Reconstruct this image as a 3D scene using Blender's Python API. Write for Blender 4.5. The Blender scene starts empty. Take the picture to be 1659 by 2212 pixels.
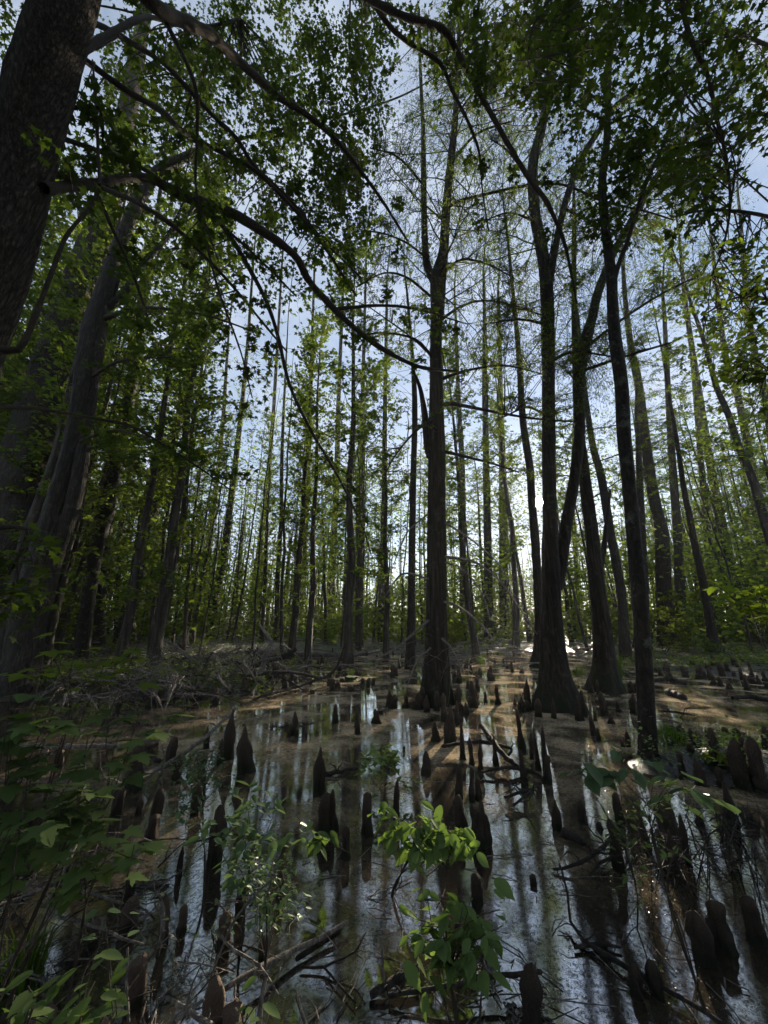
import bpy, math, random
import numpy as np
rs = np.random.RandomState(11)
random.seed(5)
S = bpy.context.scene
COL = S.collection
PI = math.pi
# ------------------------------------------------------------ camera model (photo measured on a 1659 x 2212 grid)
F = 830.0; PITCH = math.radians(16.5); CH = 1.8
cp, sp = math.cos(PITCH), math.sin(PITCH)
CAM = np.array([0., 0., CH])
def ray(px, py):
    x = (px-829.5)/F; y = (1106-py)/F
    return np.array([x, cp-y*sp, sp+y*cp])
def at(px, py, Y):
    r = ray(px, py); return CAM + r*(Y/r[1])
def dep(px, py, Y): return Y/ray(px, py)[1]
def gnd(px, py, z=0.):
    r = ray(px, py); return CAM + r*((z-CH)/r[2])
def proj(P):
    P = np.atleast_2d(P)-CAM
    d = P[:, 1]*cp+P[:, 2]*sp; u = -P[:, 1]*sp+P[:, 2]*cp
    d = np.where(d < .05, .05, d)
    return 829.5+P[:, 0]/d*F, 1106-u/d*F
SUND = ray(1162, 1085); SUND = SUND/np.linalg.norm(SUND)
SUN_EL = math.asin(SUND[2]); SUN_AZ = math.atan2(SUND[0], SUND[1])
LAMP_EL = SUN_EL-math.radians(1.)
LD = np.array([math.cos(LAMP_EL)*math.sin(SUN_AZ), math.cos(LAMP_EL)*math.cos(SUN_AZ), math.sin(LAMP_EL)])
# ------------------------------------------------------------ noise helper
_g = np.random.RandomState(3).rand(64, 64)
def vnoise(x, y):
    xi = np.floor(x).astype(int); yi = np.floor(y).astype(int); fx = x-xi; fy = y-yi
    fx = fx*fx*(3-2*fx); fy = fy*fy*(3-2*fy)
    a = _g[xi % 64, yi % 64]; b = _g[(xi+1) % 64, yi % 64]; c = _g[xi % 64, (yi+1) % 64]; d = _g[(xi+1) % 64, (yi+1) % 64]
    return (a*(1-fx)+b*fx)*(1-fy)+(c*(1-fx)+d*fx)*fy-.5
# ------------------------------------------------------------ ground height
BUMPS = []
def bump_px(px, py, rx, ry, a):
    g = gnd(px, py); BUMPS.append((g[0], g[1], rx, ry, a))
bump_px(1600, 1650, 1.9, .8, .17); bump_px(1500, 1655, .9, .4, .13); bump_px(1720, 1690, 1.3, 1.0, .17)
bump_px(300, 1490, 4.0, 1.3, .19); bump_px(60, 1480, 4.5, 2.2, .26); bump_px(560, 1445, 4.5, 2.0, .17); bump_px(800, 1412, 3.5, 1.6, .15)
bump_px(-20, 2150, .9, .8, .14); bump_px(420, 2260, .4, .4, .09); bump_px(120, 1880, 1.1, .7, .08); bump_px(380, 1930, .5, .5, .06)
bump_px(1150, 2230, .35, .3, .13); bump_px(1010, 2080, .22, .12, .1); bump_px(1380, 1830, .35, .25, .10)
bump_px(1620, 1450, 5, 3.5, .13)
def hgt(x, y):
    x = np.asarray(x, float); y = np.asarray(y, float)
    h = -0.13 + np.zeros_like(x)
    for bx, by, rx, ry, a in BUMPS:
        h = h + a*np.exp(-((x-bx)/rx)**2-((y-by)/ry)**2)
    far = np.clip((np.hypot(x*.8, y)-21)/16, 0, 1); h = h+far*far*(3-2*far)*.26
    lf = np.clip((-x-3.2-(14-y)*.1)/5., 0, 1)*np.clip((y-9)/4., 0, 1); h = h+lf*.16
    back = np.clip((1.6-y)/1.5, 0, 1); h = h+back*.35
    rt = np.clip((x-11)/6., 0, 1); h = h+rt*.3
    h = h + vnoise(x*2.3, y*2.3)*.08 + vnoise(x*7, y*7)*.035 + vnoise(x*.5+9, y*.5)*.12
    return h
def gz(x, y): return float(hgt(np.array([x]), np.array([y]))[0])
# ------------------------------------------------------------ sunlit openings (gaps in the canopy that let the sun reach the pool)
def inpoly(x, y, poly):
    r = np.zeros(x.shape, bool); n = len(poly); j = n-1
    for i in range(n):
        xi, yi = poly[i]; xj, yj = poly[j]
        c = ((yi > y) != (yj > y)) & (x < (xj-xi)*(y-yi)/((yj-yi) or 1e-9)+xi)
        r ^= c; j = i
    return r
LIT = [[(880, 1700), (905, 1590), (860, 1560), (985, 1490), (1000, 1415), (1170, 1412), (1240, 1470), (1262, 1540), (1340, 1700), (1310, 1860), (1190, 1900), (1060, 1760)],
       [(400, 1560), (520, 1500), (730, 1470), (890, 1440), (900, 1470), (700, 1515), (500, 1575)],
       [(1430, 1480), (1540, 1478), (1640, 1500), (1659, 1580), (1520, 1580), (1420, 1540)],
       [(1340, 1560), (1400, 1600), (1400, 1640), (1330, 1600)],
       [(60, 1380), (110, 1330), (150, 1500), (60, 1520)], [(300, 1400), (560, 1400), (600, 1470), (330, 1490)],
       [(1560, 1690), (1659, 1660), (1659, 1820), (1600, 1800)], [(150, 1440), (330, 1390), (330, 1450), (200, 1480)]]
LITW = [[tuple(gnd(a, b)[:2]) for a, b in p] for p in LIT]
def inlit(P):
    k = P[:, 2]/LD[2]; gx = P[:, 0]-LD[0]*k; gy = P[:, 1]-LD[1]*k; m = np.zeros(len(P), bool)
    for p in LITW: m |= inpoly(gx, gy, p)
    return bool((m & (P[:, 2] > .4)).any())
def keepmask(P, prob=.94, rnd=None):
    """leaves that would close the canopy gaps are mostly left out"""
    P = np.atleast_2d(P); k = P[:, 2]/LD[2]
    gx = P[:, 0]-LD[0]*k; gy = P[:, 1]-LD[1]*k
    m = np.zeros(len(P), bool)
    for p in LITW: m |= inpoly(gx, gy, p)
    m &= (P[:, 2] > .4)
    # the sky patch round the sun itself
    px, py = proj(P)
    r = np.hypot((px-1150)/1.0, (py-1080)/1.15)
    m2 = (rs.rand(len(P)) < .8*np.clip(1.1-r/62, 0, 1)) | (np.hypot(px-1162, py-1085) < 15)
    return ~((m & (rs.rand(len(P)) < prob)) | m2)
# ------------------------------------------------------------ mesh builder
class MB:
    def __init__(s): s.v = []; s.f = []; s.n = 0; s.g = []
    def add(s, v, faces):
        """faces: int array (m,k)"""
        v = np.asarray(v, np.float32); faces = np.asarray(faces, np.int64)
        s.v.append(v); s.f.append(faces+s.n); s.n += len(v)
    def mesh(s, name, smooth=True):
        me = bpy.data.meshes.new(name)
        if not s.v: return me
        V = np.concatenate(s.v); tot = []; loops = []
        for f in s.f:
            loops.append(f.ravel()); tot.append(np.full(len(f), f.shape[1], np.int32))
        loops = np.concatenate(loops).astype(np.int32); tot = np.concatenate(tot)
        st = np.concatenate([[0], np.cumsum(tot)[:-1]]).astype(np.int32)
        me.vertices.add(len(V)); me.vertices.foreach_set('co', V.ravel())
        me.loops.add(len(loops)); me.loops.foreach_set('vertex_index', loops)
        me.polygons.add(len(tot)); me.polygons.foreach_set('loop_start', st); me.polygons.foreach_set('loop_total', tot)
        if smooth: me.polygons.foreach_set('use_smooth', np.ones(len(tot), bool))
        me.update(calc_edges=True); me.validate()
        return me
def link(name, me, mat=None, parent=None, loc=None):
    o = bpy.data.objects.new(name, me); COL.objects.link(o)
    if mat is not None and me is not None and not me.materials: me.materials.append(mat)
    if parent is not None: o.parent = parent
    if loc is not None: o.location = [float(c) for c in loc]
    return o
def tag(o, label, cat, group=None, kind=None):
    if label: o['label'] = label
    if cat: o['category'] = cat
    if group: o['group'] = group
    if kind: o['kind'] = kind
    return o
def thing(name, loc, label, cat, group=None):
    o = bpy.data.objects.new(name, None); COL.objects.link(o); o.empty_display_size = .2
    o.location = [float(c) for c in loc]; return tag(o, label, cat, group)
def crom(pts, step):
    """Catmull-Rom through rows of pts (any columns), resampled about every `step`"""
    P = np.asarray(pts, float)
    if len(P) < 3:
        n = max(2, int(np.linalg.norm(P[-1, :3]-P[0, :3])/step)+1); t = np.linspace(0, 1, n)[:, None]
        return P[0]*(1-t)+P[-1]*t
    Q = np.vstack([2*P[0]-P[1], P, 2*P[-1]-P[-2]]); out = []
    for i in range(1, len(Q)-2):
        n = max(1, int(np.linalg.norm(Q[i+1, :3]-Q[i, :3])/step)); t = (np.arange(n)/n)[:, None]
        a, b, c, d = Q[i-1], Q[i], Q[i+1], Q[i+2]
        out.append(.5*((2*b)+(c-a)*t+(2*a-5*b+4*c-d)*t*t+(3*b-a-3*c+d)*t**3))
    out.append(P[-1:]); return np.vstack(out)
def tube(mb, pts, rad, sides=6, lump=0., flute=None, cap=True):
    P = np.asarray(pts, float)[:, :3]; n = len(P); rad = np.broadcast_to(np.asarray(rad, float), (n,))
    T = np.gradient(P, axis=0); T /= (np.linalg.norm(T, axis=1)[:, None]+1e-9)
    ref = np.array([0, 1., 0]) if abs(T[0][1]) < .8 else np.array([1., 0, 0])
    U = np.cross(T, ref); U /= (np.linalg.norm(U, axis=1)[:, None]+1e-9); Wv = np.cross(T, U)
    a = np.arange(sides)*2*PI/sides
    R = rad[:, None]*np.ones((1, sides))
    if lump: 
        R = R*(1+lump*(rs.rand(n, sides)-.5)*2)
    if flute is not None: R = R*flute(np.linspace(0, 1, n)[:, None], a[None, :], P[:, 2:3])
    V = P[:, None, :]+R[..., None]*(np.cos(a)[None, :, None]*U[:, None, :]+np.sin(a)[None, :, None]*Wv[:, None, :])
    V = V.reshape(-1, 3); i = np.arange(n-1)[:, None]*sides; j = np.arange(sides)[None, :]; k = (j+1) % sides
    fc = np.stack([i+j, i+k, i+sides+k, i+sides+j], -1).reshape(-1, 4)
    i0 = len(mb.f)
    if cap:
        V = np.vstack([V, P[-1]+T[-1]*rad[-1]*.8]); m = len(V)-1
        b = (n-1)*sides; jj = np.arange(sides)
        mb.add(V, fc); mb.f.append(np.stack([b+jj, b+(jj+1) % sides, np.full(sides, m)], -1)+mb.n-len(V))
    else: mb.add(V, fc)
    mb.g.append((len(mb.v)-1, i0, len(mb.f)))
# ------------------------------------------------------------ leaves
def sym(h): return h+[(-x, y) for x, y in reversed(h) if abs(x) > 1e-6]
MAPLE = np.array([(0, 0), (.34, -.03), (.25, .19), (.57, .47), (.2, .46), (0, 1), (-.2, .46), (-.57, .47), (-.25, .19), (-.34, -.03)])
MAPLEBIG = np.array(sym([(0, 0), (.12, -.07), (.33, -.1), (.45, -.05), (.36, .06), (.33, .14), (.45, .22), (.62, .3), (.74, .47), (.56, .45), (.48, .5), (.34, .44), (.27, .55), (.3, .68), (.19, .72), (.15, .86), (0, 1.05)]))
OVAL = np.array(sym([(0, 0), (.2, .2), (.27, .45), (.2, .72), (.09, .9), (0, 1)]))
TOOTH = np.array(sym([(0, 0), (.16, .1), (.24, .22), (.23, .26), (.3, .38), (.28, .42), (.31, .52), (.27, .57), (.27, .66), (.2, .71), (.17, .82), (.1, .87), (0, 1.04)]))
DIA = np.array([(0, 0), (.12, .4), (0, 1), (-.12, .4)])
PENT = np.array([(0, 0), (.42, .3), (.2, .5), (0, 1), (-.42, .45)])
def leaf_faces(mb, P, size, tmpl, spread=.7, droop=.25, dirs=None, curl=.25, fold=0.):
    """P (n,3) leaf bases"""
    P = np.asarray(P, float); n = len(P)
    if n == 0: return
    sz = (np.broadcast_to(size, (n,))*(.65+.7*rs.rand(n)))[:, None, None]
    az = rs.rand(n)*2*PI
    d = np.stack([np.cos(az), np.sin(az), -droop+(rs.rand(n)-.5)*spread], -1)
    if dirs is not None: d = d*.75+dirs
    d /= np.linalg.norm(d, axis=1)[:, None]
    up = np.stack([(rs.rand(n)-.5)*2*spread, (rs.rand(n)-.5)*2*spread, np.ones(n)], -1)
    x = np.cross(d, up); x /= (np.linalg.norm(x, axis=1)[:, None]+1e-9); z = np.cross(x, d)
    k = len(tmpl); tx = tmpl[:, 0]; ty = tmpl[:, 1]
    tz = -curl*(ty**2)*.6 - curl*tx**2 + fold*np.abs(tx)
    V = P[:, None, :]+sz*(tx[None, :, None]*x[:, None, :]+ty[None, :, None]*d[:, None, :]+tz[None, :, None]*z[:, None, :])
    if k > 5:   # two halves sharing the midrib
        h = k//2
        A = list(range(0, h+1)); B = [0]+list(range(h, k))
        base = (np.arange(n)*k)[:, None]
        mb.add(V.reshape(-1, 3), base+np.array(A)[None, :])
        mb.f.append(base+np.array(B)[None, :]+mb.n-n*k)
    else:
        mb.add(V.reshape(-1, 3), (np.arange(n)*k)[:, None]+np.arange(k)[None, :])
# ------------------------------------------------------------ materials
def newmat(name):
    m = bpy.data.materials.new(name); m.use_nodes = True; nt = m.node_tree; nt.nodes.clear()
    return m, nt, (lambda t, **k: _node(nt, t, k)), nt.links.new
def _node(nt, t, k):
    n = nt.nodes.new(t)
    for a, b in k.items():
        if a.startswith('i_'): n.inputs[a[2:].replace('_', ' ')].default_value = b
        else: setattr(n, a, b)
    return n
def ramp(nt, cols):
    r = nt.nodes.new('ShaderNodeValToRGB'); e = r.color_ramp.elements
    while len(e) < len(cols): e.new(.5)
    for el, (p, c) in zip(e, cols): el.position = p; el.color = (*c, 1)
    return r
def bark_mat(name, c0, c1, c2, scale=9., stretch=.09, bumpd=.02, lichen=0., wet=0., top=0.):
    m, nt, N, L = newmat(name)
    tc = N('ShaderNodeTexCoord'); mp = N('ShaderNodeMapping'); mp.inputs['Scale'].default_value = (scale, scale, scale*stretch)
    L(tc.outputs['Object'], mp.inputs[0])
    n1 = N('ShaderNodeTexNoise', i_Scale=2.2, i_Detail=7., i_Roughness=.65, i_Distortion=.6); L(mp.outputs[0], n1.inputs['Vector'])
    v = N('ShaderNodeTexVoronoi', i_Scale=1.6); v.feature = 'DISTANCE_TO_EDGE'; va = N('ShaderNodeVectorMath', operation='MULTIPLY_ADD'); va.inputs[1].default_value = (.9, .9, .9); L(n1.outputs[1], va.inputs[0]); L(mp.outputs[0], va.inputs[2]); L(va.outputs[0], v.inputs['Vector'])
    n2 = N('ShaderNodeTexNoise', i_Scale=1.3, i_Detail=4.); L(tc.outputs['Object'], n2.inputs['Vector'])
    r = ramp(nt, [(.28, c0), (.52, c1), (.75, c2)]); L(n1.outputs[0], r.inputs[0])
    mx = N('ShaderNodeMix', data_type='RGBA', blend_type='MULTIPLY'); mx.inputs[0].default_value = .75 if stretch < .5 else .0
    r2 = ramp(nt, [(0, (.25, .25, .25)), (.25, (1, 1, 1))]); L(v.outputs['Distance'], r2.inputs[0])
    L(r.outputs[0], mx.inputs[6]); L(r2.outputs[0], mx.inputs[7])
    last = mx.outputs[2]
    if lichen:
        mx2 = N('ShaderNodeMix', data_type='RGBA'); mx2.inputs[7].default_value = (.2, .22, .17, 1)
        r3 = ramp(nt, [(.56, (0, 0, 0)), (.66, (lichen,)*3)]); n3 = N('ShaderNodeTexNoise', i_Scale=3.5, i_Detail=6., i_Roughness=.7); L(tc.outputs['Object'], n3.inputs['Vector'])
        L(n3.outputs[0], r3.inputs[0]); L(r3.outputs[0], mx2.inputs[0]); L(last, mx2.inputs[6]); last = mx2.outputs[2]
    if wet:
        sz = N('ShaderNodeSeparateXYZ'); L(tc.outputs['Object'], sz.inputs[0]); za = N('ShaderNodeMath', operation='MULTIPLY_ADD'); za.inputs[1].default_value = -wet*.9; L(n2.outputs[0], za.inputs[0]); L(sz.outputs[2], za.inputs[2])
        mr_ = N('ShaderNodeMapRange'); mr_.inputs[1].default_value = wet*.05; mr_.inputs[2].default_value = wet*.5; mr_.inputs[3].default_value = .85; mr_.inputs[4].default_value = 0.; L(za.outputs[0], mr_.inputs[0])
        mw = N('ShaderNodeMix', data_type='RGBA'); mw.inputs[7].default_value = (.016, .02, .008, 1); L(mr_.outputs[0], mw.inputs[0]); L(last, mw.inputs[6]); last = mw.outputs[2]
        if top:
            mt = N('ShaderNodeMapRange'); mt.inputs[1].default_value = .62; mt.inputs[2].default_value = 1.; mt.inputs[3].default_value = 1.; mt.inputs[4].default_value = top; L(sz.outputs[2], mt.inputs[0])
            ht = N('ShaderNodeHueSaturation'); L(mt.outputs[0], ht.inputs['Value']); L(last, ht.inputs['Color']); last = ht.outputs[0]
    add = N('ShaderNodeMath', operation='ADD'); L(n1.outputs[0], add.inputs[0]); mu = N('ShaderNodeMath', operation='MINIMUM'); mu.inputs[1].default_value = .3
    L(v.outputs['Distance'], mu.inputs[0]); L(mu.outputs[0], add.inputs[1])
    b = N('ShaderNodeBump', i_Strength=1., i_Distance=bumpd); L(add.outputs[0], b.inputs['Height'])
    p = N('ShaderNodeBsdfPrincipled', i_Roughness=.85); L(last, p.inputs['Base Color']); L(b.outputs[0], p.inputs['Normal'])
    p.inputs['Specular IOR Level'].default_value = .25
    o = N('ShaderNodeOutputMaterial'); L(p.outputs[0], o.inputs[0]); return m
def leaf_mat(name, ca, cb, tr=.5, trc=(1., 1.1, .45), rough=.75, trs=1.25):
    m, nt, N, L = newmat(name)
    g = N('ShaderNodeNewGeometry'); r = ramp(nt, [(0, ca), (1, cb)]); L(g.outputs['Random Per Island'], r.inputs[0])
    tc = N('ShaderNodeTexCoord'); n1 = N('ShaderNodeTexNoise', i_Scale=1.1, i_Detail=3.); L(tc.outputs['Object'], n1.inputs['Vector'])
    hs = N('ShaderNodeHueSaturation'); L(r.outputs[0], hs.inputs['Color'])
    mr = N('ShaderNodeMapRange'); mr.inputs[1].default_value = .3; mr.inputs[2].default_value = .7; mr.inputs[3].default_value = .6; mr.inputs[4].default_value = 1.25; n1.inputs['Scale'].default_value = 1.4
    L(n1.outputs[0], mr.inputs[0]); L(mr.outputs[0], hs.inputs['Value'])
    p = N('ShaderNodeBsdfPrincipled', i_Roughness=rough); p.inputs['Specular IOR Level'].default_value = .08; L(hs.outputs[0], p.inputs['Base Color'])
    mc = N('ShaderNodeMix', data_type='RGBA', blend_type='MULTIPLY'); mc.inputs[0].default_value = 1; mc.inputs[7].default_value = (trc[0]*trs, trc[1]*trs, trc[2]*trs, 1)
    L(hs.outputs[0], mc.inputs[6])
    t = N('ShaderNodeBsdfTranslucent'); L(mc.outputs[2], t.inputs[0])
    mx = N('ShaderNodeMixShader'); mx.inputs[0].default_value = tr; L(p.outputs[0], mx.inputs[1]); L(t.outputs[0], mx.inputs[2])
    o = N('ShaderNodeOutputMaterial'); L(mx.outputs[0], o.inputs[0]); return m
M = {}
M['bark_cypress'] = bark_mat('cypress bark', (0.0097, 0.0065, 0.0043), (0.0315, 0.0226, 0.0157), (0.0727, 0.0563, 0.0400), 7, .07, .03, .15, .9)
M['bark_grey'] = bark_mat('grey furrowed bark', (0.0106, 0.0083, 0.0057), (0.0363, 0.0286, 0.0204), (0.0872, 0.0716, 0.0536), 10, .1, .04, .12)
M['bark_near'] = bark_mat('shaggy grey bark', (0.0142, 0.0109, 0.0079), (0.0606, 0.0485, 0.0368), (0.1924, 0.1594, 0.1260), 17, .07, .045, .1)
M['bark_smooth'] = bark_mat('mottled maple bark', (0.0121, 0.0092, 0.0064), (0.0291, 0.0226, 0.0160), (0.0581, 0.0468, 0.0339), 6, .45, .014, .35)
M['bark_far'] = bark_mat('far trunk bark', (0.0291, 0.0237, 0.0176), (0.0646, 0.0532, 0.0400), (0.1227, 0.1028, 0.0785), 4, .1, .02, .2)
M['branch'] = bark_mat('dark branch bark', (0.0146, 0.0112, 0.0079), (0.0363, 0.0282, 0.0197), (0.0630, 0.0499, 0.0357), 14, .6, .006)
M['dead'] = bark_mat('weathered deadwood', (.06, .05, .042), (.17, .145, .125), (.36, .32, .28), 16, .3, .008)
M['deaddark'] = bark_mat('wet dark deadwood', (.012, .01, .008), (.035, .028, .022), (.08, .066, .055), 16, .3, .008)
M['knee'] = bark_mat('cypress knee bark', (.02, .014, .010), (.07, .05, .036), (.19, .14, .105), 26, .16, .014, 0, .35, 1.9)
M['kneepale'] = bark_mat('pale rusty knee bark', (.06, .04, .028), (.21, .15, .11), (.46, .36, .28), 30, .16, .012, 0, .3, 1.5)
M['moss'] = bark_mat('green moss', (.015, .022, .006), (.05, .07, .014), (.10, .13, .03), 60, 1, .01)
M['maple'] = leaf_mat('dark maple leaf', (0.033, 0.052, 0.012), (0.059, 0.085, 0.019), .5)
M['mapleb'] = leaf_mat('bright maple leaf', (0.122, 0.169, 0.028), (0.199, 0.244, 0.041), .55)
M['cyp'] = leaf_mat('cypress needle spray', (0.062, 0.092, 0.018), (0.131, 0.160, 0.032), .5)
M['farleaf'] = leaf_mat('woodland leaf', (0.086, 0.128, 0.028), (0.164, 0.200, 0.048), .55)
M['under'] = leaf_mat('understorey leaf', (0.089, 0.133, 0.021), (0.204, 0.215, 0.036), .55)
M['sap'] = leaf_mat('sapling leaf', (0.098, 0.151, 0.053), (0.155, 0.223, 0.083), .45)
M['sapblue'] = leaf_mat('bluish shrub leaf', (0.081, 0.135, 0.061), (0.129, 0.189, 0.095), .35, (1., 1.05, .6), .35)
M['grass'] = leaf_mat('swamp grass', (.05, .1, .015), (.12, .18, .03), .5)
def ground_mat():
    m, nt, N, L = newmat('wet leaf litter and mud')
    tc = N('ShaderNodeTexCoord')
    n1 = N('ShaderNodeTexNoise', i_Scale=9., i_Detail=9., i_Roughness=.7); L(tc.outputs['Object'], n1.inputs['Vector'])
    v = N('ShaderNodeTexVoronoi', i_Scale=28.); L(tc.outputs['Object'], v.inputs['Vector'])
    n2 = N('ShaderNodeTexNoise', i_Scale=1.1, i_Detail=5.); L(tc.outputs['Object'], n2.inputs['Vector'])
    r = ramp(nt, [(.3, (.005, .004, .003)), (.52, (.014, .012, .009)), (.74, (.045, .036, .026))]); L(n1.outputs[0], r.inputs[0])
    vr = N('ShaderNodeMix', data_type='RGBA', blend_type='MULTIPLY'); vr.inputs[0].default_value = .5
    hs = N('ShaderNodeSeparateColor'); L(v.outputs['Color'], hs.inputs[0])
    L(r.outputs[0], vr.inputs[6]); rr = ramp(nt, [(0, (.35, .33, .3)), (1, (1.5, 1.4, 1.2))]); L(hs.outputs[0], rr.inputs[0]); L(rr.outputs[0], vr.inputs[7])
    ad = N('ShaderNodeMath', operation='ADD'); L(n1.outputs[0], ad.inputs[0]); L(hs.outputs[1], ad.inputs[1])
    b = N('ShaderNodeBump', i_Strength=.9, i_Distance=.03); L(ad.outputs[0], b.inputs['Height'])
    rf = N('ShaderNodeMapRange'); rf.inputs[3].default_value = .2; rf.inputs[4].default_value = .5; rf.inputs[1].default_value = .35; rf.inputs[2].default_value = .65; L(n2.outputs[0], rf.inputs[0])
    p = N('ShaderNodeBsdfPrincipled'); L(vr.outputs[2], p.inputs['Base Color']); L(rf.outputs[0], p.inputs['Roughness']); L(b.outputs[0], p.inputs['Normal'])
    o = N('ShaderNodeOutputMaterial'); L(p.outputs[0], o.inputs[0]); return m
def water_mat():
    m, nt, N, L = newmat('pollen filmed swamp water')
    tc = N('ShaderNodeTexCoord')
    n0 = N('ShaderNodeTexNoise', i_Scale=.9, i_Detail=5., i_Roughness=.6, i_Distortion=.5); L(tc.outputs['Object'], n0.inputs['Vector'])
    n1 = N('ShaderNodeTexNoise', i_Scale=22., i_Detail=8., i_Roughness=.75); L(tc.outputs['Object'], n1.inputs['Vector'])
    v = N('ShaderNodeTexVoronoi', i_Scale=17.); v.inputs['Randomness'].default_value = 1; L(tc.outputs['Object'], v.inputs['Vector'])
    v2 = N('ShaderNodeTexVoronoi', i_Scale=60.); L(tc.outputs['Object'], v2.inputs['Vector'])
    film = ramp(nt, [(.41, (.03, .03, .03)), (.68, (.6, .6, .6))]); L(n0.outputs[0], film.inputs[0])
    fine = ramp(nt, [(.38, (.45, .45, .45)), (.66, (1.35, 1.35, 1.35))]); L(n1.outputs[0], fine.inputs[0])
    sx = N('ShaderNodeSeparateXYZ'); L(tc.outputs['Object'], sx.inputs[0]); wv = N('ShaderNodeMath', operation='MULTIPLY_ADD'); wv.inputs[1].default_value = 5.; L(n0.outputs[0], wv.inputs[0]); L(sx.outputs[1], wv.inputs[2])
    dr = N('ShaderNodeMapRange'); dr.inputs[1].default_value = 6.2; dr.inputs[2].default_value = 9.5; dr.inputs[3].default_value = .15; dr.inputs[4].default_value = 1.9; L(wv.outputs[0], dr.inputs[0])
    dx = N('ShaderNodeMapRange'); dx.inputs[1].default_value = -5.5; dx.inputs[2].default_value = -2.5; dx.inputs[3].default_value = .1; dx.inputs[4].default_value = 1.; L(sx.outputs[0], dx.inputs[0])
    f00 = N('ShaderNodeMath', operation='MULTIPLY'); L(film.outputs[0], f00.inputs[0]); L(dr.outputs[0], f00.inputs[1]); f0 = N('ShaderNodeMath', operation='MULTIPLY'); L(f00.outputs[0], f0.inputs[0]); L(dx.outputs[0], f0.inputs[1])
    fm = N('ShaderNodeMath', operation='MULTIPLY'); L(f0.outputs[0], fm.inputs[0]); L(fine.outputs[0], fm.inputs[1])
    fl = N('ShaderNodeMath', operation='LESS_THAN'); fl.inputs[1].default_value = .13; L(v2.outputs['Distance'], fl.inputs[0])
    sc = N('ShaderNodeSeparateColor'); L(v2.outputs['Color'], sc.inputs[0]); g2 = N('ShaderNodeMath', operation='GREATER_THAN'); g2.inputs[1].default_value = .8; L(sc.outputs[0], g2.inputs[0])
    flk = N('ShaderNodeMath', operation='MULTIPLY'); L(fl.outputs[0], flk.inputs[0]); L(g2.outputs[0], flk.inputs[1])
    fmx = N('ShaderNodeMath', operation='MAXIMUM'); L(fm.outputs[0], fmx.inputs[0]); L(flk.outputs[0], fmx.inputs[1])
    cl = N('ShaderNodeMath', operation='MINIMUM'); cl.inputs[1].default_value = .85; L(fmx.outputs[0], cl.inputs[0])
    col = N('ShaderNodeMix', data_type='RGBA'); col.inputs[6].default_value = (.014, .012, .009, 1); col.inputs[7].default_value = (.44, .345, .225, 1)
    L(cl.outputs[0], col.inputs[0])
    w = N('ShaderNodeTexNoise', i_Scale=5., i_Detail=3.); mp = N('ShaderNodeMapping'); mp.inputs['Scale'].default_value = (1, 1, 1); L(tc.outputs['Object'], mp.inputs[0]); L(mp.outputs[0], w.inputs['Vector'])
    b1 = N('ShaderNodeBump', i_Strength=.02, i_Distance=.03); L(w.outputs[0], b1.inputs['Height'])
    b2 = N('ShaderNodeBump', i_Strength=.05, i_Distance=.003); L(n1.outputs[0], b2.inputs['Height']); L(b1.outputs[0], b2.inputs['Normal'])
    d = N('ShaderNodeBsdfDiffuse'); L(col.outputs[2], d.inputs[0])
    g = N('ShaderNodeBsdfGlossy', distribution='GGX', i_Roughness=.015); g.inputs['Color'].default_value = (.95, .97, 1, 1); L(b2.outputs[0], g.inputs['Normal'])
    fr = N('ShaderNodeFresnel', i_IOR=1.5); L(b2.outputs[0], fr.inputs['Normal'])
    ka = N('ShaderNodeMath', operation='MULTIPLY_ADD'); L(fr.outputs[0], ka.inputs[0]); ka.inputs[1].default_value = 1.25; ka.inputs[2].default_value = .36; ka.use_clamp = True
    n5 = N('ShaderNodeTexNoise', i_Scale=34., i_Detail=9., i_Roughness=.82, i_Distortion=.8); L(tc.outputs['Object'], n5.inputs['Vector'])
    ad5 = N('ShaderNodeMath', operation='MULTIPLY_ADD'); ad5.inputs[1].default_value = .35; L(n0.outputs[0], ad5.inputs[0]); L(n5.outputs[0], ad5.inputs[2])
    scum = ramp(nt, [(.63, (1, 1, 1)), (.75, (.16, .16, .16))]); L(ad5.outputs[0], scum.inputs[0])
    k0 = N('ShaderNodeMath', operation='MULTIPLY'); L(ka.outputs[0], k0.inputs[0]); L(scum.outputs[0], k0.inputs[1])
    fs = N('ShaderNodeMath', operation='MULTIPLY_ADD'); fs.inputs[1].default_value = -.8; fs.inputs[2].default_value = 1.; L(cl.outputs[0], fs.inputs[0]); k = N('ShaderNodeMath', operation='MULTIPLY'); L(k0.outputs[0], k.inputs[0]); L(fs.outputs[0], k.inputs[1])
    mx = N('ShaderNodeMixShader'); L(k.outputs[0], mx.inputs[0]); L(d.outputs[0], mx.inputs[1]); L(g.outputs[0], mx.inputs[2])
    o = N('ShaderNodeOutputMaterial'); L(mx.outputs[0], o.inputs[0]); return m
def litter_mat():
    m, nt, N, L = newmat('fallen leaves')
    g = N('ShaderNodeNewGeometry'); r = ramp(nt, [(0, (.005, .004, .003)), (.7, (.014, .010, .008)), (.95, (.04, .029, .02)), (1, (.17, .14, .09))]); L(g.outputs['Random Per Island'], r.inputs[0])
    p = N('ShaderNodeBsdfPrincipled', i_Roughness=.22); L(r.outputs[0], p.inputs['Base Color']); o = N('ShaderNodeOutputMaterial'); L(p.outputs[0], o.inputs[0]); return m
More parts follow.
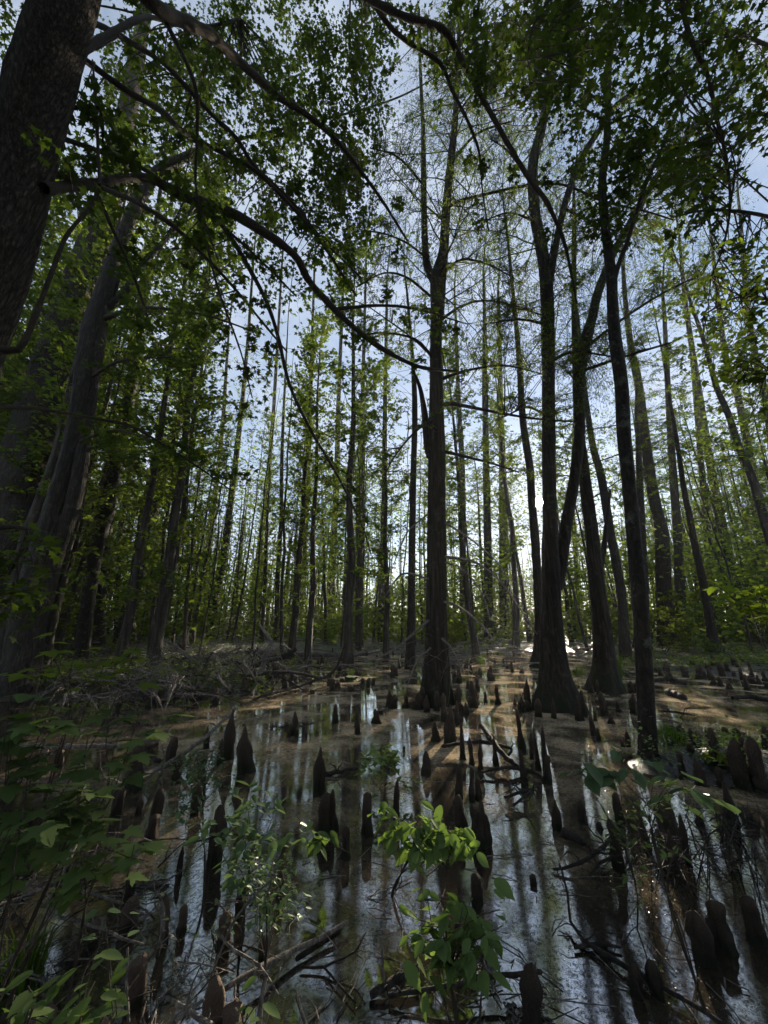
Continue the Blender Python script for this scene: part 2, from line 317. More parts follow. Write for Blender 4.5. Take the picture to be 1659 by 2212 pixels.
# ------------------------------------------------------------ ground and water
def grid_sheet(name, xs, ys, zf, mat):
    X, Y = np.meshgrid(xs, ys); Z = zf(X, Y); V = np.stack([X, Y, Z], -1).reshape(-1, 3); n = len(xs)
    i = np.arange(len(ys)-1)[:, None]*n; j = np.arange(n-1)[None, :]
    mb = MB(); mb.add(V, np.stack([i+j, i+j+1, i+n+j+1, i+n+j], -1).reshape(-1, 4))
    return tag(link(name, mb.mesh(name), mat), 'muddy forest floor strewn with litter' if name == 'ground' else 'shallow swamp pool with tan pollen film', None, kind='structure')
u = np.linspace(-1, 1, 361); xs = np.sign(u)*(np.abs(u)*8+np.abs(u)**7*900)
w_ = np.linspace(0, 1, 361); ys = np.concatenate([-np.array([600, 200, 60, 20, 8, 4, 2, 1.]), w_*24+w_**8*1200])
def zg(X, Y): return hgt(X, Y)
G = grid_sheet('ground', xs, ys, zg, ground_mat())
wm = MB(); wm.add([(-90, -30, 0), (90, -30, 0), (90, 120, 0), (-90, 120, 0)], [(0, 1, 2, 3)])
tag(link('water', wm.mesh('water', False), water_mat()), 'shallow swamp pool with tan pollen film', None, kind='structure')
# ------------------------------------------------------------ branch growth
def curve(p0, d, L, droop, wig, n=6):
    """a wandering polyline"""
    P = [np.array(p0, float)]; d = np.array(d, float); d /= np.linalg.norm(d)+1e-9
    for i in range(n):
        d = d+rs.randn(3)*wig; d[2] -= droop/n; d /= np.linalg.norm(d)
        P.append(P[-1]+d*L/n)
    return np.array(P)
class Crown:
    def arm(s, P, rad, sides=7, lump=.08):
        m = MB(); tube(m, P[:, :3], rad, sides, lump); s.arms.append(m); s.pts.append(P[:, :3])
    def __init__(s): s.br = MB(); s.lf = []; s.ld = []; s.pts = []; s.arms = []
    def limb(s, P, r0, r1, sides=7, lump=.06):
        P = np.asarray(P); tube(s.br, P, np.linspace(r0, r1, len(P)), sides, lump); s.pts.append(P[:, :3])
    def leafy(s, P, n, jit, dirs=None):
        t = rs.rand(n)*(len(P)-1); i = t.astype(int).clip(0, len(P)-2); f = (t-i)[:, None]
        Q = P[i]*(1-f)+P[i+1]*f+rs.randn(n, 3)*jit
        s.lf.append(Q); T = P[i+1]-P[i]; T /= np.linalg.norm(T, axis=1)[:, None]+1e-9; s.ld.append(T)
    def sprout(s, P, n, L, r, kind='maple', t0=.1, nl=14, sub=4, droop=.35, side=1.2):
        P = np.asarray(P)[:, :3]; m = len(P)
        for q in range(n):
            t = (t0+(1-t0)*(q+rs.rand())/n)*(m-1); i = min(int(t), m-2); f = t-i
            b = P[i]*(1-f)+P[i+1]*f; T = P[i+1]-P[i]; T /= np.linalg.norm(T)+1e-9
            h = rs.randn(3); h[2] *= .35; h -= T*h.dot(T); h /= np.linalg.norm(h)+1e-9
            l = L*(.55+.6*rs.rand())*(1.1-.5*t/m)
            Q = curve(b, T*.7+h*side, l, droop, .16, 6)
            tube(s.br, Q, np.linspace(r, r*.3, len(Q)), 4)
            for k in range(sub):
                tt = 1.2+rs.rand()*(len(Q)-2.4); ii = int(tt); c = Q[ii]
                T2 = Q[ii+1]-Q[ii]; T2 /= np.linalg.norm(T2)+1e-9; h2 = rs.randn(3); h2[2] *= .3
                R = curve(c, T2*.8+h2*.7, l*(.3+.25*rs.rand()), droop, .2, 4)
                tube(s.br, R, np.linspace(r*.45, r*.2, len(R)), 3, cap=False)
                s.leafy(R, nl, .04 if kind != 'maple' else .06)
            s.leafy(Q[2:], nl, .04)
    def fill(s, ells, n_per=None):
        """leaf clumps (cx,cy,rx,ry,Y0,Y1,clumps,leaves) joined by twigs to the nearest limb"""
        A = np.vstack(s.pts)
        for cx, cy, rx, ry, Y0, Y1, nc, nl in ells:
            for k in range(nc):
                a = rs.rand()*2*PI; q = math.sqrt(rs.rand()); Y = Y0+(Y1-Y0)*rs.rand()
                c = at(cx+rx*q*math.cos(a), cy+ry*q*math.sin(a), Y)
                d = np.linalg.norm(A-c, axis=1)+rs.rand(len(A))*.6; b = A[d.argmin()]
                v = c-b; dist = np.linalg.norm(v)
                if dist > 3.2: b = c-v/dist*(.9+rs.rand())
                mid = (b+c)/2+np.array([0, 0, .12*dist])+rs.randn(3)*.07*dist
                R = crom([b, mid, c], .12+dist*.08); 
                if dist <= 3.2: tube(s.br, R, np.linspace(.006+.003*dist, .0025, len(R)), 4, cap=False)
                T = curve(c, (c-mid)+rs.randn(3)*.1, .3+.3*rs.rand(), .3, .25, 3)
                tube(s.br, T, .0025, 3, cap=False)
                s.leafy(np.vstack([R[len(R)//2:], T[1:]]), nl, .085)
    def finish(s, root, leafm, size, tmpl, branchm='branch', spread=.7, droop=.25, name='crown', bname='twigs', thin=.94, dk=0., off=None, **kw):
        off = np.zeros(3) if off is None else off
        for m in s.arms:
            for v in m.v: v -= off.astype(np.float32)
            link('limb', m.mesh('limb'), M[branchm], root)
        if s.br.v:
            for v in s.br.v: v -= off.astype(np.float32)
            link(bname, s.br.mesh(bname), M[branchm], root)['kind'] = 'stuff'
        if s.lf:
            Q = np.vstack(s.lf); D = np.vstack(s.ld)
            k = keepmask(Q, thin); Q = Q[k]; D = D[k]
            mb = MB(); leaf_faces(mb, Q-off, size, tmpl, spread, droop, dirs=D*dk if dk else None, **kw)
            link(name, mb.mesh(name, False), M[leafm], root)
            return len(Q)
def pxpath(pts, Y0, Y1=None, step=.25):
    """pts (px,py,width px) on a plane of constant distance Y0, or sliding to Y1 along the path"""
    out = []
    n = len(pts)
    for i, q in enumerate(pts):
        Y = Y0 if Y1 is None else Y0+(Y1-Y0)*i/(n-1)
        if len(q) > 3: Y = q[3]
        c = at(q[0], q[1], Y); out.append([*c, q[2]/2*dep(q[0], q[1], Y)/F])
    return crom(out, step)
def trunk_mesh(P, flute=0., sides=20, lump=.035, zig=.0):
    P = np.array(P); P[:, :3] += vnoise(P[:, 2:3]*1.3+7, np.array([[0., 5., 9.]]))*.05*zig
    mb = MB(); ph = rs.rand(4)*6.28
    z0 = P[:, 2].min()
    def fl(t, a, z):
        w = np.exp(-np.clip(z-.1, 0, 9)/.9)*flute
        return 1+w*(.5*np.cos(3*a+ph[0])*.5+.6*np.abs(np.cos(3.5*a+ph[1]))-.3)+.035*np.cos(5*a+ph[2]+z*.5)+.02*np.cos(9*a+z*2)
    tube(mb, P[:, :3], P[:, 3], sides, lump, fl); return mb
def tree(name, label, cat, pts, Y, bark, flute=.3, group=None, foot=True, sides=22, Y1=None, step=.18):
    if len(pts[-1]) == 3 and pts[-1][1] > -50:
        a, c = pts[-2], pts[-1]; q = 150/max(abs(a[1]-c[1]), 1); pts = list(pts)+[(c[0]+(c[0]-a[0])*q*.6, c[1]-80, c[2]*.6), (c[0]+(c[0]-a[0])*q*.9+8, c[1]-170, 1.5)]
    P = pxpath(pts, Y, Y1, step)
    if foot:
        z = gz(P[0, 0], P[0, 1]); e = P[0].copy(); e[2] = min(z, P[0, 2])-.35; e[3] *= 1.12; P = np.vstack([e, P])
    base = P[0, :3].copy(); base[2] += .35
    root = thing(name, base, label, cat, group)
    mb = trunk_mesh(P, flute, sides)
    for v in mb.v: v -= base.astype(np.float32)
    link('trunk', mb.mesh('trunk'), M[bark], root)
    return root, P, base
def stem(root, base, pts, Y, bark, Y1=None, sides=14, name='limb', step=.18):
    P = pxpath(pts, Y, Y1, step); mb = MB(); tube(mb, P[:, :3], P[:, 3], sides, .05)
    for v in mb.v: v -= base.astype(np.float32)
    link(name, mb.mesh(name), M[bark], root); return P
#TREES
#END
def gY(px, py): return float(gnd(px, py)[1])
# ============================================================ A: big leaning maple at the left edge
TA, PA, bA = tree('maple_tree', 'big dark furrowed trunk cut by the left edge at the top, with long arching limbs', 'tree',
    [(-330, 1500, 120, 3.9), (-170, 1080, 128, 3.7), (-75, 760, 118, 3.4), (0, 560, 108, 3.2), (36, 400, 108, 3.0), (84, 200, 110, 2.7), (140, 20, 100, 2.4), (205, -200, 100, 2.1)], 3, 'bark_near', .2, foot=True, sides=26)
C = Crown()
for pts, Y0, Y1 in [
    ([(95, 407, 20), (150, 403, 17), (215, 396, 15), (252, 389, 15), (320, 386, 15), (400, 425, 17), (500, 460, 16), (600, 522, 14), (645, 562, 13), (664, 602, 12), (722, 668, 11), (782, 722, 9), (832, 757, 8), (905, 792, 6), (985, 802, 4)], 3.0, 7.5),
    ([(-20, 745, 14), (40, 755, 11), (85, 660, 8), (130, 540, 7), (150, 500, 6), (210, 420, 6), (212, 330, 5), (206, 210, 4), (200, 130, 3)], 3.2, 3.3),
    ([(110, 290, 9), (210, 325, 8), (300, 360, 7), (370, 405, 6), (470, 480, 5), (560, 560, 4), (640, 640, 3)], 3.0, 6),
    ([(150, 110, 14), (180, 128, 11), (280, 200, 10), (350, 240, 9), (392, 282, 8), (450, 315, 8), (540, 360, 7), (600, 415, 7), (660, 480, 6), (712, 550, 5), (770, 640, 3)], 2.8, 7),
    ([(150, 40, 13), (215, 55, 10), (280, 90, 9), (350, 135, 8), (400, 185, 8), (460, 250, 7), (512, 300, 7), (552, 362, 6), (627, 432, 5), (700, 520, 4), (780, 600, 3)], 2.7, 7),
    ([(180, -160, 30), (320, 0, 22), (385, 40, 20), (455, 76, 17), (505, 122, 15), (552, 165, 13), (600, 208, 11), (665, 250, 9), (725, 302, 8), (780, 370, 6), (830, 440, 5), (880, 520, 3)], 2.4, 6.5),
    ([(215, 403, 9), (300, 440, 8), (376, 490, 7), (440, 552, 6), (500, 615, 5), (566, 695, 4), (620, 760, 3)], 3.2, 6.5),
    ([(450, 452, 9), (490, 500, 8), (530, 565, 8), (575, 650, 7), (600, 725, 7), (626, 832, 6), (672, 930, 5), (725, 1020, 4), (780, 1130, 3), (802, 1200, 2)], 5.0, 7.5),
    ([(110, 232, 9), (160, 233, 7), (215, 232, 5), (222, 290, 4), (222, 310, 3)], 3.0, 3.4),
    ([(100, 370, 12), (150, 385, 9), (200, 405, 7), (245, 500, 6), (290, 600, 5), (330, 720, 3)], 3.0, 4.5),
    ([(130, 150, 14), (210, 90, 12), (290, 45, 9), (330, 38, 7), (420, 60, 5), (520, 40, 4)], 2.6, 4.5),
    ([(-10, 880, 9), (60, 880, 7), (130, 890, 6), (180, 900, 5), (280, 920, 5), (360, 965, 4), (430, 1010, 3), (500, 1060, 2)], 3.4, 6),
    ([(-10, 1140, 10), (60, 1145, 8), (20, 1240, 4)], 3.4, 3.5),
    ([(250, -360, 26, 2.3), (560, -160, 14, 3.2), (740, -40, 13, 3.9), (859, 30, 12), (954, 62, 11), (989, 115, 10), (1030, 190, 9), (1080, 280, 8), (1139, 380, 8), (1180, 435, 7), (1214, 510, 6), (1229, 565, 5), (1246, 655, 3)], 3.2, 6.5),
    ([(760, -80, 10, 3.9), (829, 40, 8), (880, 90, 8), (949, 135, 7), (979, 200, 6), (1014, 270, 5), (1035, 330, 4), (1042, 410, 3), (1056, 500, 2)], 4.0, 6),
    ([(420, 425, 6), (440, 500, 5), (470, 620, 4), (520, 760, 3), (545, 860, 2)], 4.2, 5.5),
    ([(350, 30, 8), (420, 180, 7), (426, 290, 5), (425, 420, 4), (470, 560, 3)], 3.0, 4.5),
    ([(722, 668, 7), (820, 660, 5), (900, 668, 4), (1010, 700, 2)], 6.2, 7)]:
    P = pxpath(pts, Y0, Y1, .12); C.arm(P, P[:, 3]*(1.1+.3*rs.rand(len(P))), 8)
    C.sprout(P, 7, .9, .006, 'maple', .35, 9, 2, .5)
C.fill([(330, 140, 140, 140, 4.6, 8, 55, 28), (560, 130, 190, 170, 6, 9.5, 170, 34), (700, 240, 130, 200, 6.5, 10, 140, 34), (600, 380, 180, 120, 6.5, 10, 95, 32), (430, 290, 190, 110, 5.5, 9, 40, 26),
        (640, 560, 120, 100, 7, 10, 42, 24), (440, 560, 130, 100, 6, 9, 18, 20), (740, 420, 70, 140, 6, 9, 42, 26), (190, 330, 70, 130, 3.6, 5, 14, 16), (30, 60, 40, 90, 4, 6, 16, 20), (360, 600, 110, 180, 5, 8, 26, 20),
        (800, 60, 60, 120, 5, 8, 40, 28), (1000, 80, 130, 90, 4.5, 6, 34, 26), (1130, 90, 110, 110, 4.5, 6.5, 40, 24), (1190, 190, 60, 90, 4.5, 6.5, 16, 20)])
C.finish(TA, 'maple', .098, MAPLE, off=bA, thin=.5, dk=.3, name='leaf_canopy')
# ============================================================ B: pair of big trunks at the left
Y = gY(0, 1470)+1.0
TB, PB, bB = tree('hardwood_tree', 'thick tall straight trunk rising behind the split double trunk at left', 'tree',
    [(-55, 1490, 130), (-12, 1327, 112), (42, 1080, 100), (92, 900, 92), (138, 730, 76), (180, 600, 64), (216, 500, 54), (248, 380, 44), (266, 290, 40), (290, 160, 32), (318, 0, 22)], Y, 'bark_near', .2)
C = Crown(); C.pts.append(PB[:, :3])
for pts in [[(255, 350, 16), (330, 340, 8), (420, 300, 4)], [(216, 500, 14), (150, 430, 9), (60, 380, 5)], [(180, 600, 12), (280, 560, 8), (360, 520, 4)], [(140, 730, 12), (60, 640, 7), (0, 600, 4)], [(290, 160, 12), (380, 120, 7), (470, 140, 4)]]:
    P = pxpath(pts, Y, Y+1, .2); C.arm(P, P[:, 3], 7, .06); C.sprout(P, 6, 1.6, .012, 'maple', .3, 12, 3)
C.fill([(160, 440, 60, 110, Y+.5, Y+3, 22, 26), (60, 520, 60, 90, Y+.5, Y+3, 20, 26), (330, 250, 110, 160, Y-1, Y+3, 50, 28), (30, 620, 50, 80, Y+1, Y+3, 20, 24)])
C.finish(TB, 'maple', .13, MAPLE, off=bB, thin=.5)
Y = gY(45, 1502)
TB2, PB2, bB2 = tree('hardwood_tree', 'split mossy double trunk at far left forking into a pale mottled upper stem', 'tree',
    [(30, 1500, 96), (50, 1430, 70), (62, 1327, 62), (102, 1180, 54), (128, 1080, 46), (155, 980, 40), (180, 860, 44), (200, 730, 46), (222, 640, 34), (252, 545, 26), (282, 470, 24), (302, 425, 24), (340, 372, 22), (395, 342, 18), (450, 320, 12), (520, 300, 6)], Y, 'bark_grey', .12)
stem(TB2, bB2, [(62, 1400, 30), (95, 1300, 30), (125, 1190, 28), (160, 1080, 30), (182, 960, 26), (200, 850, 18), (205, 760, 10)], Y, 'bark_grey')
stem(TB2, bB2, [(215, 670, 24), (262, 640, 16), (310, 570, 12), (355, 520, 9), (420, 445, 7), (480, 360, 5)], Y, 'bark_smooth', Y+1)
stem(TB2, bB2, [(282, 470, 14), (260, 530, 12), (255, 600, 10), (240, 660, 8)], Y, 'bark_smooth', Y+.3)
C = Crown(); C.pts.append(PB2[len(PB2)//2:, :3])
for pts in [[(220, 690, 13), (280, 670, 9), (330, 665, 7), (440, 680, 5), (560, 720, 3)], [(190, 820, 9), (260, 780, 6), (380, 770, 3)], [(160, 960, 8), (240, 930, 5), (330, 950, 3)]]:
    P = pxpath(pts, Y, Y-1.5, .2); C.arm(P, P[:, 3], 7, .06); C.sprout(P, 8, 1.2, .008, 'maple', .2, 12, 3)
C.fill([(400, 640, 110, 90, Y-2, Y+3, 46, 26), (320, 760, 120, 80, Y-2, Y+2, 36, 24), (430, 440, 90, 80, Y, Y+3, 24, 24)])
C.finish(TB2, 'maple', .12, MAPLE, off=bB2, thin=.4)
# ============================================================ listed mid trees: name, label, pts, Y, bark, crown ellipses
def mid(name, label, pts, Y, bark, ells=(), flute=.25, limbs=(), mat='farleaf', size=.13, tmpl=PENT, sproutn=10, L=1.8, group=None):
    T, P, b = tree(name, label, 'tree', pts, Y, bark, flute, sides=16, group=group)
    C = Crown(); C.pts.append(P[len(P)//3:, :3])
    for l in limbs:
        Q = pxpath(l, Y, Y+.6, .2); C.arm(Q, Q[:, 3], 6, .06); C.sprout(Q, 7, L*.7, .01, 'x', .2, 10, 3)
    if sproutn: C.sprout(P, sproutn, L, .012, 'x', .4, 12, 3, .2)
    if ells: C.fill(ells)
    C.finish(T, mat, size, tmpl, off=b)
    return T, P, b
def E(cx, cy, rx, ry, Y, n, nl=24, dy=2.): return (cx, cy, rx, ry, Y-dy, Y+dy, n, nl)
Y = gY(180, 1432); mid('hardwood_tree', 'leaning slender trunk with sunlit right edge, first right of the split double trunk', [(175, 1425, 26), (200, 1230, 26), (235, 1080, 27), (270, 905, 25), (300, 730, 18), (318, 600, 14), (340, 460, 9), (360, 300, 5)], Y, 'bark_smooth',
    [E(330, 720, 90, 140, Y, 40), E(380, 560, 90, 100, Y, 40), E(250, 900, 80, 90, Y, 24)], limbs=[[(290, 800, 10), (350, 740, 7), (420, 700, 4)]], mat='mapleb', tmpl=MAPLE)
Y = gY(225, 1410)+1.5; mid('hardwood_tree', 'dark slim trunk close behind the leaning sunlit-edged trunk at left', [(212, 1410, 22), (222, 1230, 20), (240, 1080, 20), (262, 930, 18), (285, 800, 13), (300, 650, 7)], Y, 'bark_grey', [E(200, 780, 60, 90, Y, 20)])
Y = gY(270, 1400); mid('hardwood_tree', 'dark leaning trunk with swollen foot standing above the brush pile', [(266, 1395, 46), (278, 1330, 30), (295, 1255, 28), (320, 1130, 27), (350, 1030, 26), (370, 965, 20), (400, 850, 15), (430, 720, 10), (450, 600, 6)], Y, 'bark_grey',
    [E(470, 800, 110, 110, Y, 70), E(400, 950, 80, 70, Y, 44), E(560, 900, 70, 80, Y, 40)], limbs=[[(352, 1032, 9), (400, 1005, 8), (450, 985, 4)]], mat='under')
for (lab, pts, yb, bk) in [
    ('pair-leaning slim grey trunk left of the bright sapling, with pale foot', [(455, 1385, 20), (462, 1300, 17), (482, 1205, 15), (505, 1030, 13), (520, 900, 10), (535, 740, 7), (545, 600, 5)], 1385, 'bark_grey'),
    ('thin straight trunk just left of the pale-footed pair at left centre', [(435, 1370, 15), (445, 1230, 13), (462, 1090, 11), (480, 930, 9), (490, 780, 6)], 1372, 'bark_far'),
    ('very slim forked pole trunk standing in brush with sunlit lower side', [(250, 1392, 8), (252, 1300, 8), (262, 1150, 9), (280, 1010, 8), (296, 860, 6), (305, 720, 4)], 1395, 'bark_grey'),
    ('slim upright trunk beside a Y-shaped small tree left of centre', [(372, 1330, 14), (367, 1250, 12), (362, 1190, 12), (372, 1120, 8), (380, 1040, 6)], 1345, 'bark_grey'),
    ('slender grey trunk between the bright sapling and the pale pair', [(545, 1380, 12), (555, 1230, 12), (575, 1070, 10), (590, 900, 8), (600, 730, 6), (610, 560, 4)], 1372, 'bark_far'),
    ('dark slender trunk right of the bright sapling', [(645, 1375, 16), (652, 1250, 14), (662, 1100, 12), (668, 950, 10), (672, 800, 7), (678, 620, 5)], 1372, 'bark_far'),
    ('grey trunk with rough foot left of centre above the knees', [(705, 1372, 20), (712, 1280, 17), (722, 1150, 15), (728, 1000, 12), (732, 850, 9), (740, 650, 6)], 1375, 'bark_far'),
    ('pale straight trunk second left of the thin dark trunk beside the central cypress', [(770, 1378, 14), (773, 1200, 13), (778, 1000, 11), (784, 820, 8), (790, 600, 5)], 1380, 'bark_far'),
    ('slim smooth trunk nearest left of the thin dark trunk beside the central cypress', [(822, 1390, 16), (826, 1250, 14), (830, 1050, 12), (832, 870, 9), (835, 680, 6)], 1388, 'bark_far'),
    ('trunk seen between the central cypress and the sun, left one of two', [(1000, 1385, 16), (1000, 1200, 14), (998, 1000, 12), (990, 850, 9), (985, 700, 6)], 1385, 'bark_far'),
    ('twin straight grey trunk midway between central cypress and sun', [(1055, 1400, 20), (1054, 1200, 17), (1050, 1000, 14), (1048, 850, 11), (1046, 650, 7)], 1395, 'bark_far'),
    ('darker trunk just left of the sun with rough bark', [(1090, 1370, 22), (1088, 1200, 19), (1086, 1030, 16), (1082, 900, 12), (1078, 700, 8)], 1382, 'bark_far'),
    ('slim curved pole seen right behind the double trunk by the sun', [(1245, 1365, 12), (1246, 1250, 10), (1240, 1150, 9), (1236, 1060, 8), (1240, 900, 5)], 1380, 'bark_far')]:
    Y = gY(pts[0][0], yb); x1, y1 = pts[-2][0], pts[-2][1]
    mid('hardwood_tree', lab, pts, Y, bk, [E(x1, y1, 55, 110, Y, 22, 20), E(pts[-3][0], pts[-3][1], 60, 100, Y, 16, 20)], sproutn=14, L=2.2)
# bright sapling with layered leaves
Y = gY(598, 1392); mid('maple_sapling', 'thin dark sapling with layered bright yellow-green leaves, left of centre', [(595, 1392, 10), (600, 1250, 9), (607, 1130, 8), (608, 1030, 8), (610, 955, 7), (615, 840, 5), (620, 740, 3)], Y, 'branch',
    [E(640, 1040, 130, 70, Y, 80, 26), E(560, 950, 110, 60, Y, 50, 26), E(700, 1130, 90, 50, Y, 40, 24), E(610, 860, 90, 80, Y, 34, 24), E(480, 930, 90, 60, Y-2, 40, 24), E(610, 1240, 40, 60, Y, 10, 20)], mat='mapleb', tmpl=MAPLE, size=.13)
# I thin dark
Y = gY(886, 1445); mid('hardwood_tree', 'thin dark trunk close to the left of the central cypress', [(886, 1445, 22), (888, 1330, 17), (890, 1180, 15), (893, 1030, 13), (896, 880, 12), (890, 760, 8), (880, 640, 5)], Y, 'bark_grey', [E(850, 780, 60, 90, Y, 22), E(900, 600, 60, 90, Y, 14)], flute=.5)
# ============================================================ cypresses
def feather(C, P, n, L, t0=.1, nl=26, droop=.25, sub=5, sgn=0):
    """long thin horizontal cypress branches with flat needle sprays"""
    P = P[:, :3]; m = len(P)
    for q in range(n):
        t = (t0+(1-t0)*(q+rs.rand())/n)*(m-1); i = min(int(t), m-2); b = P[i]*(1-(t-i))+P[i+1]*(t-i)
        a = rs.rand()*2*PI; h = np.array([math.cos(a), math.sin(a), .12+.25*rs.rand()])
        l = L*(.5+.7*rs.rand())*(1.1-.4*t/m)
        Q = curve(b, h, l, droop+.3*rs.rand(), .1, 9); r = .010+.006*l
        tube(C.br, Q, np.linspace(r, r*.2, len(Q)), 5)
        for k in range(sub*2):
            ii = rs.randint(2, len(Q)-1); T = Q[ii]-Q[ii-1]; T /= np.linalg.norm(T); sd = np.cross(T, [0, 0, 1.])*(1 if k % 2 else -1)
            R = curve(Q[ii], T*.6+sd*.8, l*(.18+.2*rs.rand()), .2, .1, 4); tube(C.br, R, np.linspace(r*.35, r*.12, len(R)), 3, cap=False)
            C.leafy(R, nl, .03)
        C.leafy(Q[3:], nl, .04)
def limbs(C, lst, Y0, Y1=None, fn=5, L=1.2, nl=18):
    for l in lst:
        Y1_ = Y0 if Y1 is None else Y1
        P = pxpath(l, Y0, Y1_, .15); C.arm(P, P[:, 3], 7, .08); feather(C, P, fn, L, .3, nl, sub=4)
CY = dict(size=.085, tmpl=DIA, spread=.9, droop=.35, dk=.3)
Yj = gY(945, 1522)
TJ, PJ, bJ = tree('bald_cypress_tree', 'tall central cypress with fluted base standing in the pool, forking high above', 'tree',
    [(940, 1525, 72), (940, 1496, 62), (942, 1440, 52), (941, 1380, 46), (942, 1300, 43), (943, 1150, 40), (944, 980, 36), (943, 850, 30), (942, 730, 25), (945, 660, 30), (947, 600, 34), (957, 550, 22), (961, 500, 19), (964, 450, 18), (974, 350, 16), (984, 250, 13), (990, 120, 10), (996, -40, 7)], Yj, 'bark_cypress', .55, sides=40)
stem(TJ, bJ, [(945, 620, 20), (925, 580, 17), (919, 540, 15), (916, 450, 13), (915, 360, 12), (914, 275, 9), (908, 150, 7), (905, 20, 5)], Yj, 'bark_cypress', Yj+.8)
stem(TJ, bJ, [(932, 985, 22), (924, 960, 18), (918, 900, 14), (908, 840, 9), (892, 800, 5)], Yj, 'bark_cypress', Yj+.3)
C = Crown(); C.pts.append(PJ[len(PJ)//2:, :3])
limbs(C, [[(955, 875, 11), (975, 872, 10), (1010, 878, 8), (1080, 892, 6), (1160, 905, 5), (1260, 912, 3)], [(960, 975, 8), (1000, 985, 7), (1060, 1000, 5), (1120, 1020, 3)],
          [(952, 600, 7), (975, 575, 6), (1000, 560, 5), (1050, 570, 4), (1110, 600, 2)], [(960, 470, 6), (979, 440, 7), (1049, 420, 6), (1144, 400, 6), (1219, 400, 5), (1304, 435, 5), (1389, 455, 4), (1454, 475, 3)],
          [(940, 780, 8), (900, 735, 6), (840, 720, 4), (760, 725, 3)], [(930, 640, 6), (880, 600, 5), (830, 590, 4), (770, 620, 3)], [(940, 700, 7), (1000, 660, 5), (1060, 650, 4), (1150, 670, 3)],
          [(925, 560, 5), (870, 520, 4), (800, 500, 3), (740, 520, 2)], [(915, 400, 5), (860, 340, 4), (800, 320, 3)], [(975, 350, 6), (1030, 290, 5), (1110, 260, 3)], [(985, 250, 5), (1040, 180, 4), (1090, 150, 2)],
          [(950, 820, 8), (1010, 800, 6), (1090, 790, 4), (1180, 810, 3)], [(948, 900, 7), (900, 930, 5), (850, 990, 3), (820, 1060, 2)]], Yj, Yj-1.2, 7, 1.3, 20)
PU = PJ[PJ[:, 2] > 9.5]; feather(C, PU, 90, 3.0, 0, 24, .2)
C.fill([E(1010, 250, 130, 150, Yj, 120, 44, 2), E(900, 300, 110, 190, Yj, 110, 44, 2), E(860, 560, 90, 130, Yj, 50, 40, 2), E(1040, 480, 100, 110, Yj, 50, 40, 2), E(1080, 720, 130, 90, Yj-1, 60, 40, 2), E(960, 560, 120, 80, Yj, 40, 30, 2)])
C.finish(TJ, 'cyp', off=bJ, **CY)
# dead lower branches of the central cypress
C = Crown()
for l in [[(962, 1203, 7), (1000, 1208, 6), (1030, 1216, 5), (1075, 1250, 4), (1120, 1310, 3), (1160, 1370, 2)], [(960, 1300, 6), (990, 1310, 5), (1040, 1350, 4), (1080, 1400, 2)], [(925, 1340, 6), (880, 1380, 5), (840, 1410, 4), (790, 1430, 2)],
          [(962, 1215, 5), (1000, 1230, 4), (1040, 1280, 3), (1060, 1340, 2)], [(955, 1380, 5), (975, 1400, 4), (1000, 1450, 3)], [(930, 1400, 5), (900, 1430, 4), (880, 1480, 2)], [(962, 1130, 5), (1010, 1160, 4), (1070, 1210, 3), (1100, 1260, 2)], [(925, 1110, 4), (880, 1150, 3), (850, 1220, 2)], [(925, 1250, 5), (870, 1240, 4), (830, 1290, 2)]]:
    P = pxpath(l, Yj-.35, Yj-1.6, .12); tube(C.br, P[:, :3], P[:, 3], 6, .1); 
    for k in range(9):
        i = rs.randint(2, len(P)-1); R = curve(P[i, :3], np.append((rs.rand(2)-.5)*2, -.2*rs.rand()), .3+.7*rs.rand(), .8, .25, 6); tube(C.br, R, np.linspace(.007, .002, len(R)), 4)
for v in C.br.v: v -= bJ.astype(np.float32)
link('dead_branch', C.br.mesh('dead_branch'), M['dead'], TJ)
# K double trunk by the sun
Yk = gY(1203, 1530)
TK, PK, bK = tree('bald_cypress_tree', 'broad flared cypress right of the sun with a second stem leaning off its right side', 'tree',
    [(1205, 1535, 112), (1204, 1515, 94), (1200, 1480, 74), (1197, 1440, 58), (1194, 1390, 48), (1192, 1327, 41), (1190, 1230, 37), (1188, 1130, 29), (1185, 980, 27), (1184, 780, 26), (1182, 655, 27), (1177, 580, 25), (1165, 510, 23), (1155, 455, 22), (1151, 355, 21), (1168, 285, 19), (1190, 170, 16), (1205, 40, 12), (1215, -80, 9)], Yk, 'bark_cypress', .35, sides=40)
K2 = stem(TK, bK, [(1202, 1270, 24), (1210, 1230, 25), (1224, 1130, 24), (1240, 1040, 22), (1252, 930, 22), (1250, 830, 24), (1260, 755, 26), (1278, 690, 20), (1294, 625, 18), (1329, 540, 15), (1379, 450, 13), (1429, 365, 12), (1479, 300, 10), (1579, 200, 8), (1659, 130, 6)], Yk, 'bark_cypress', Yk+.9, 20)
K3 = stem(TK, bK, [(1184, 640, 16), (1195, 560, 15), (1218, 450, 14), (1252, 350, 13), (1299, 275, 11), (1340, 220, 10), (1430, 165, 8), (1530, 75, 5)], Yk, 'bark_smooth', Yk-1)
C = Crown(); C.pts.append(PK[len(PK)//2:, :3]); C.pts.append(K2[len(K2)//2:, :3]); C.pts.append(K3[:, :3])
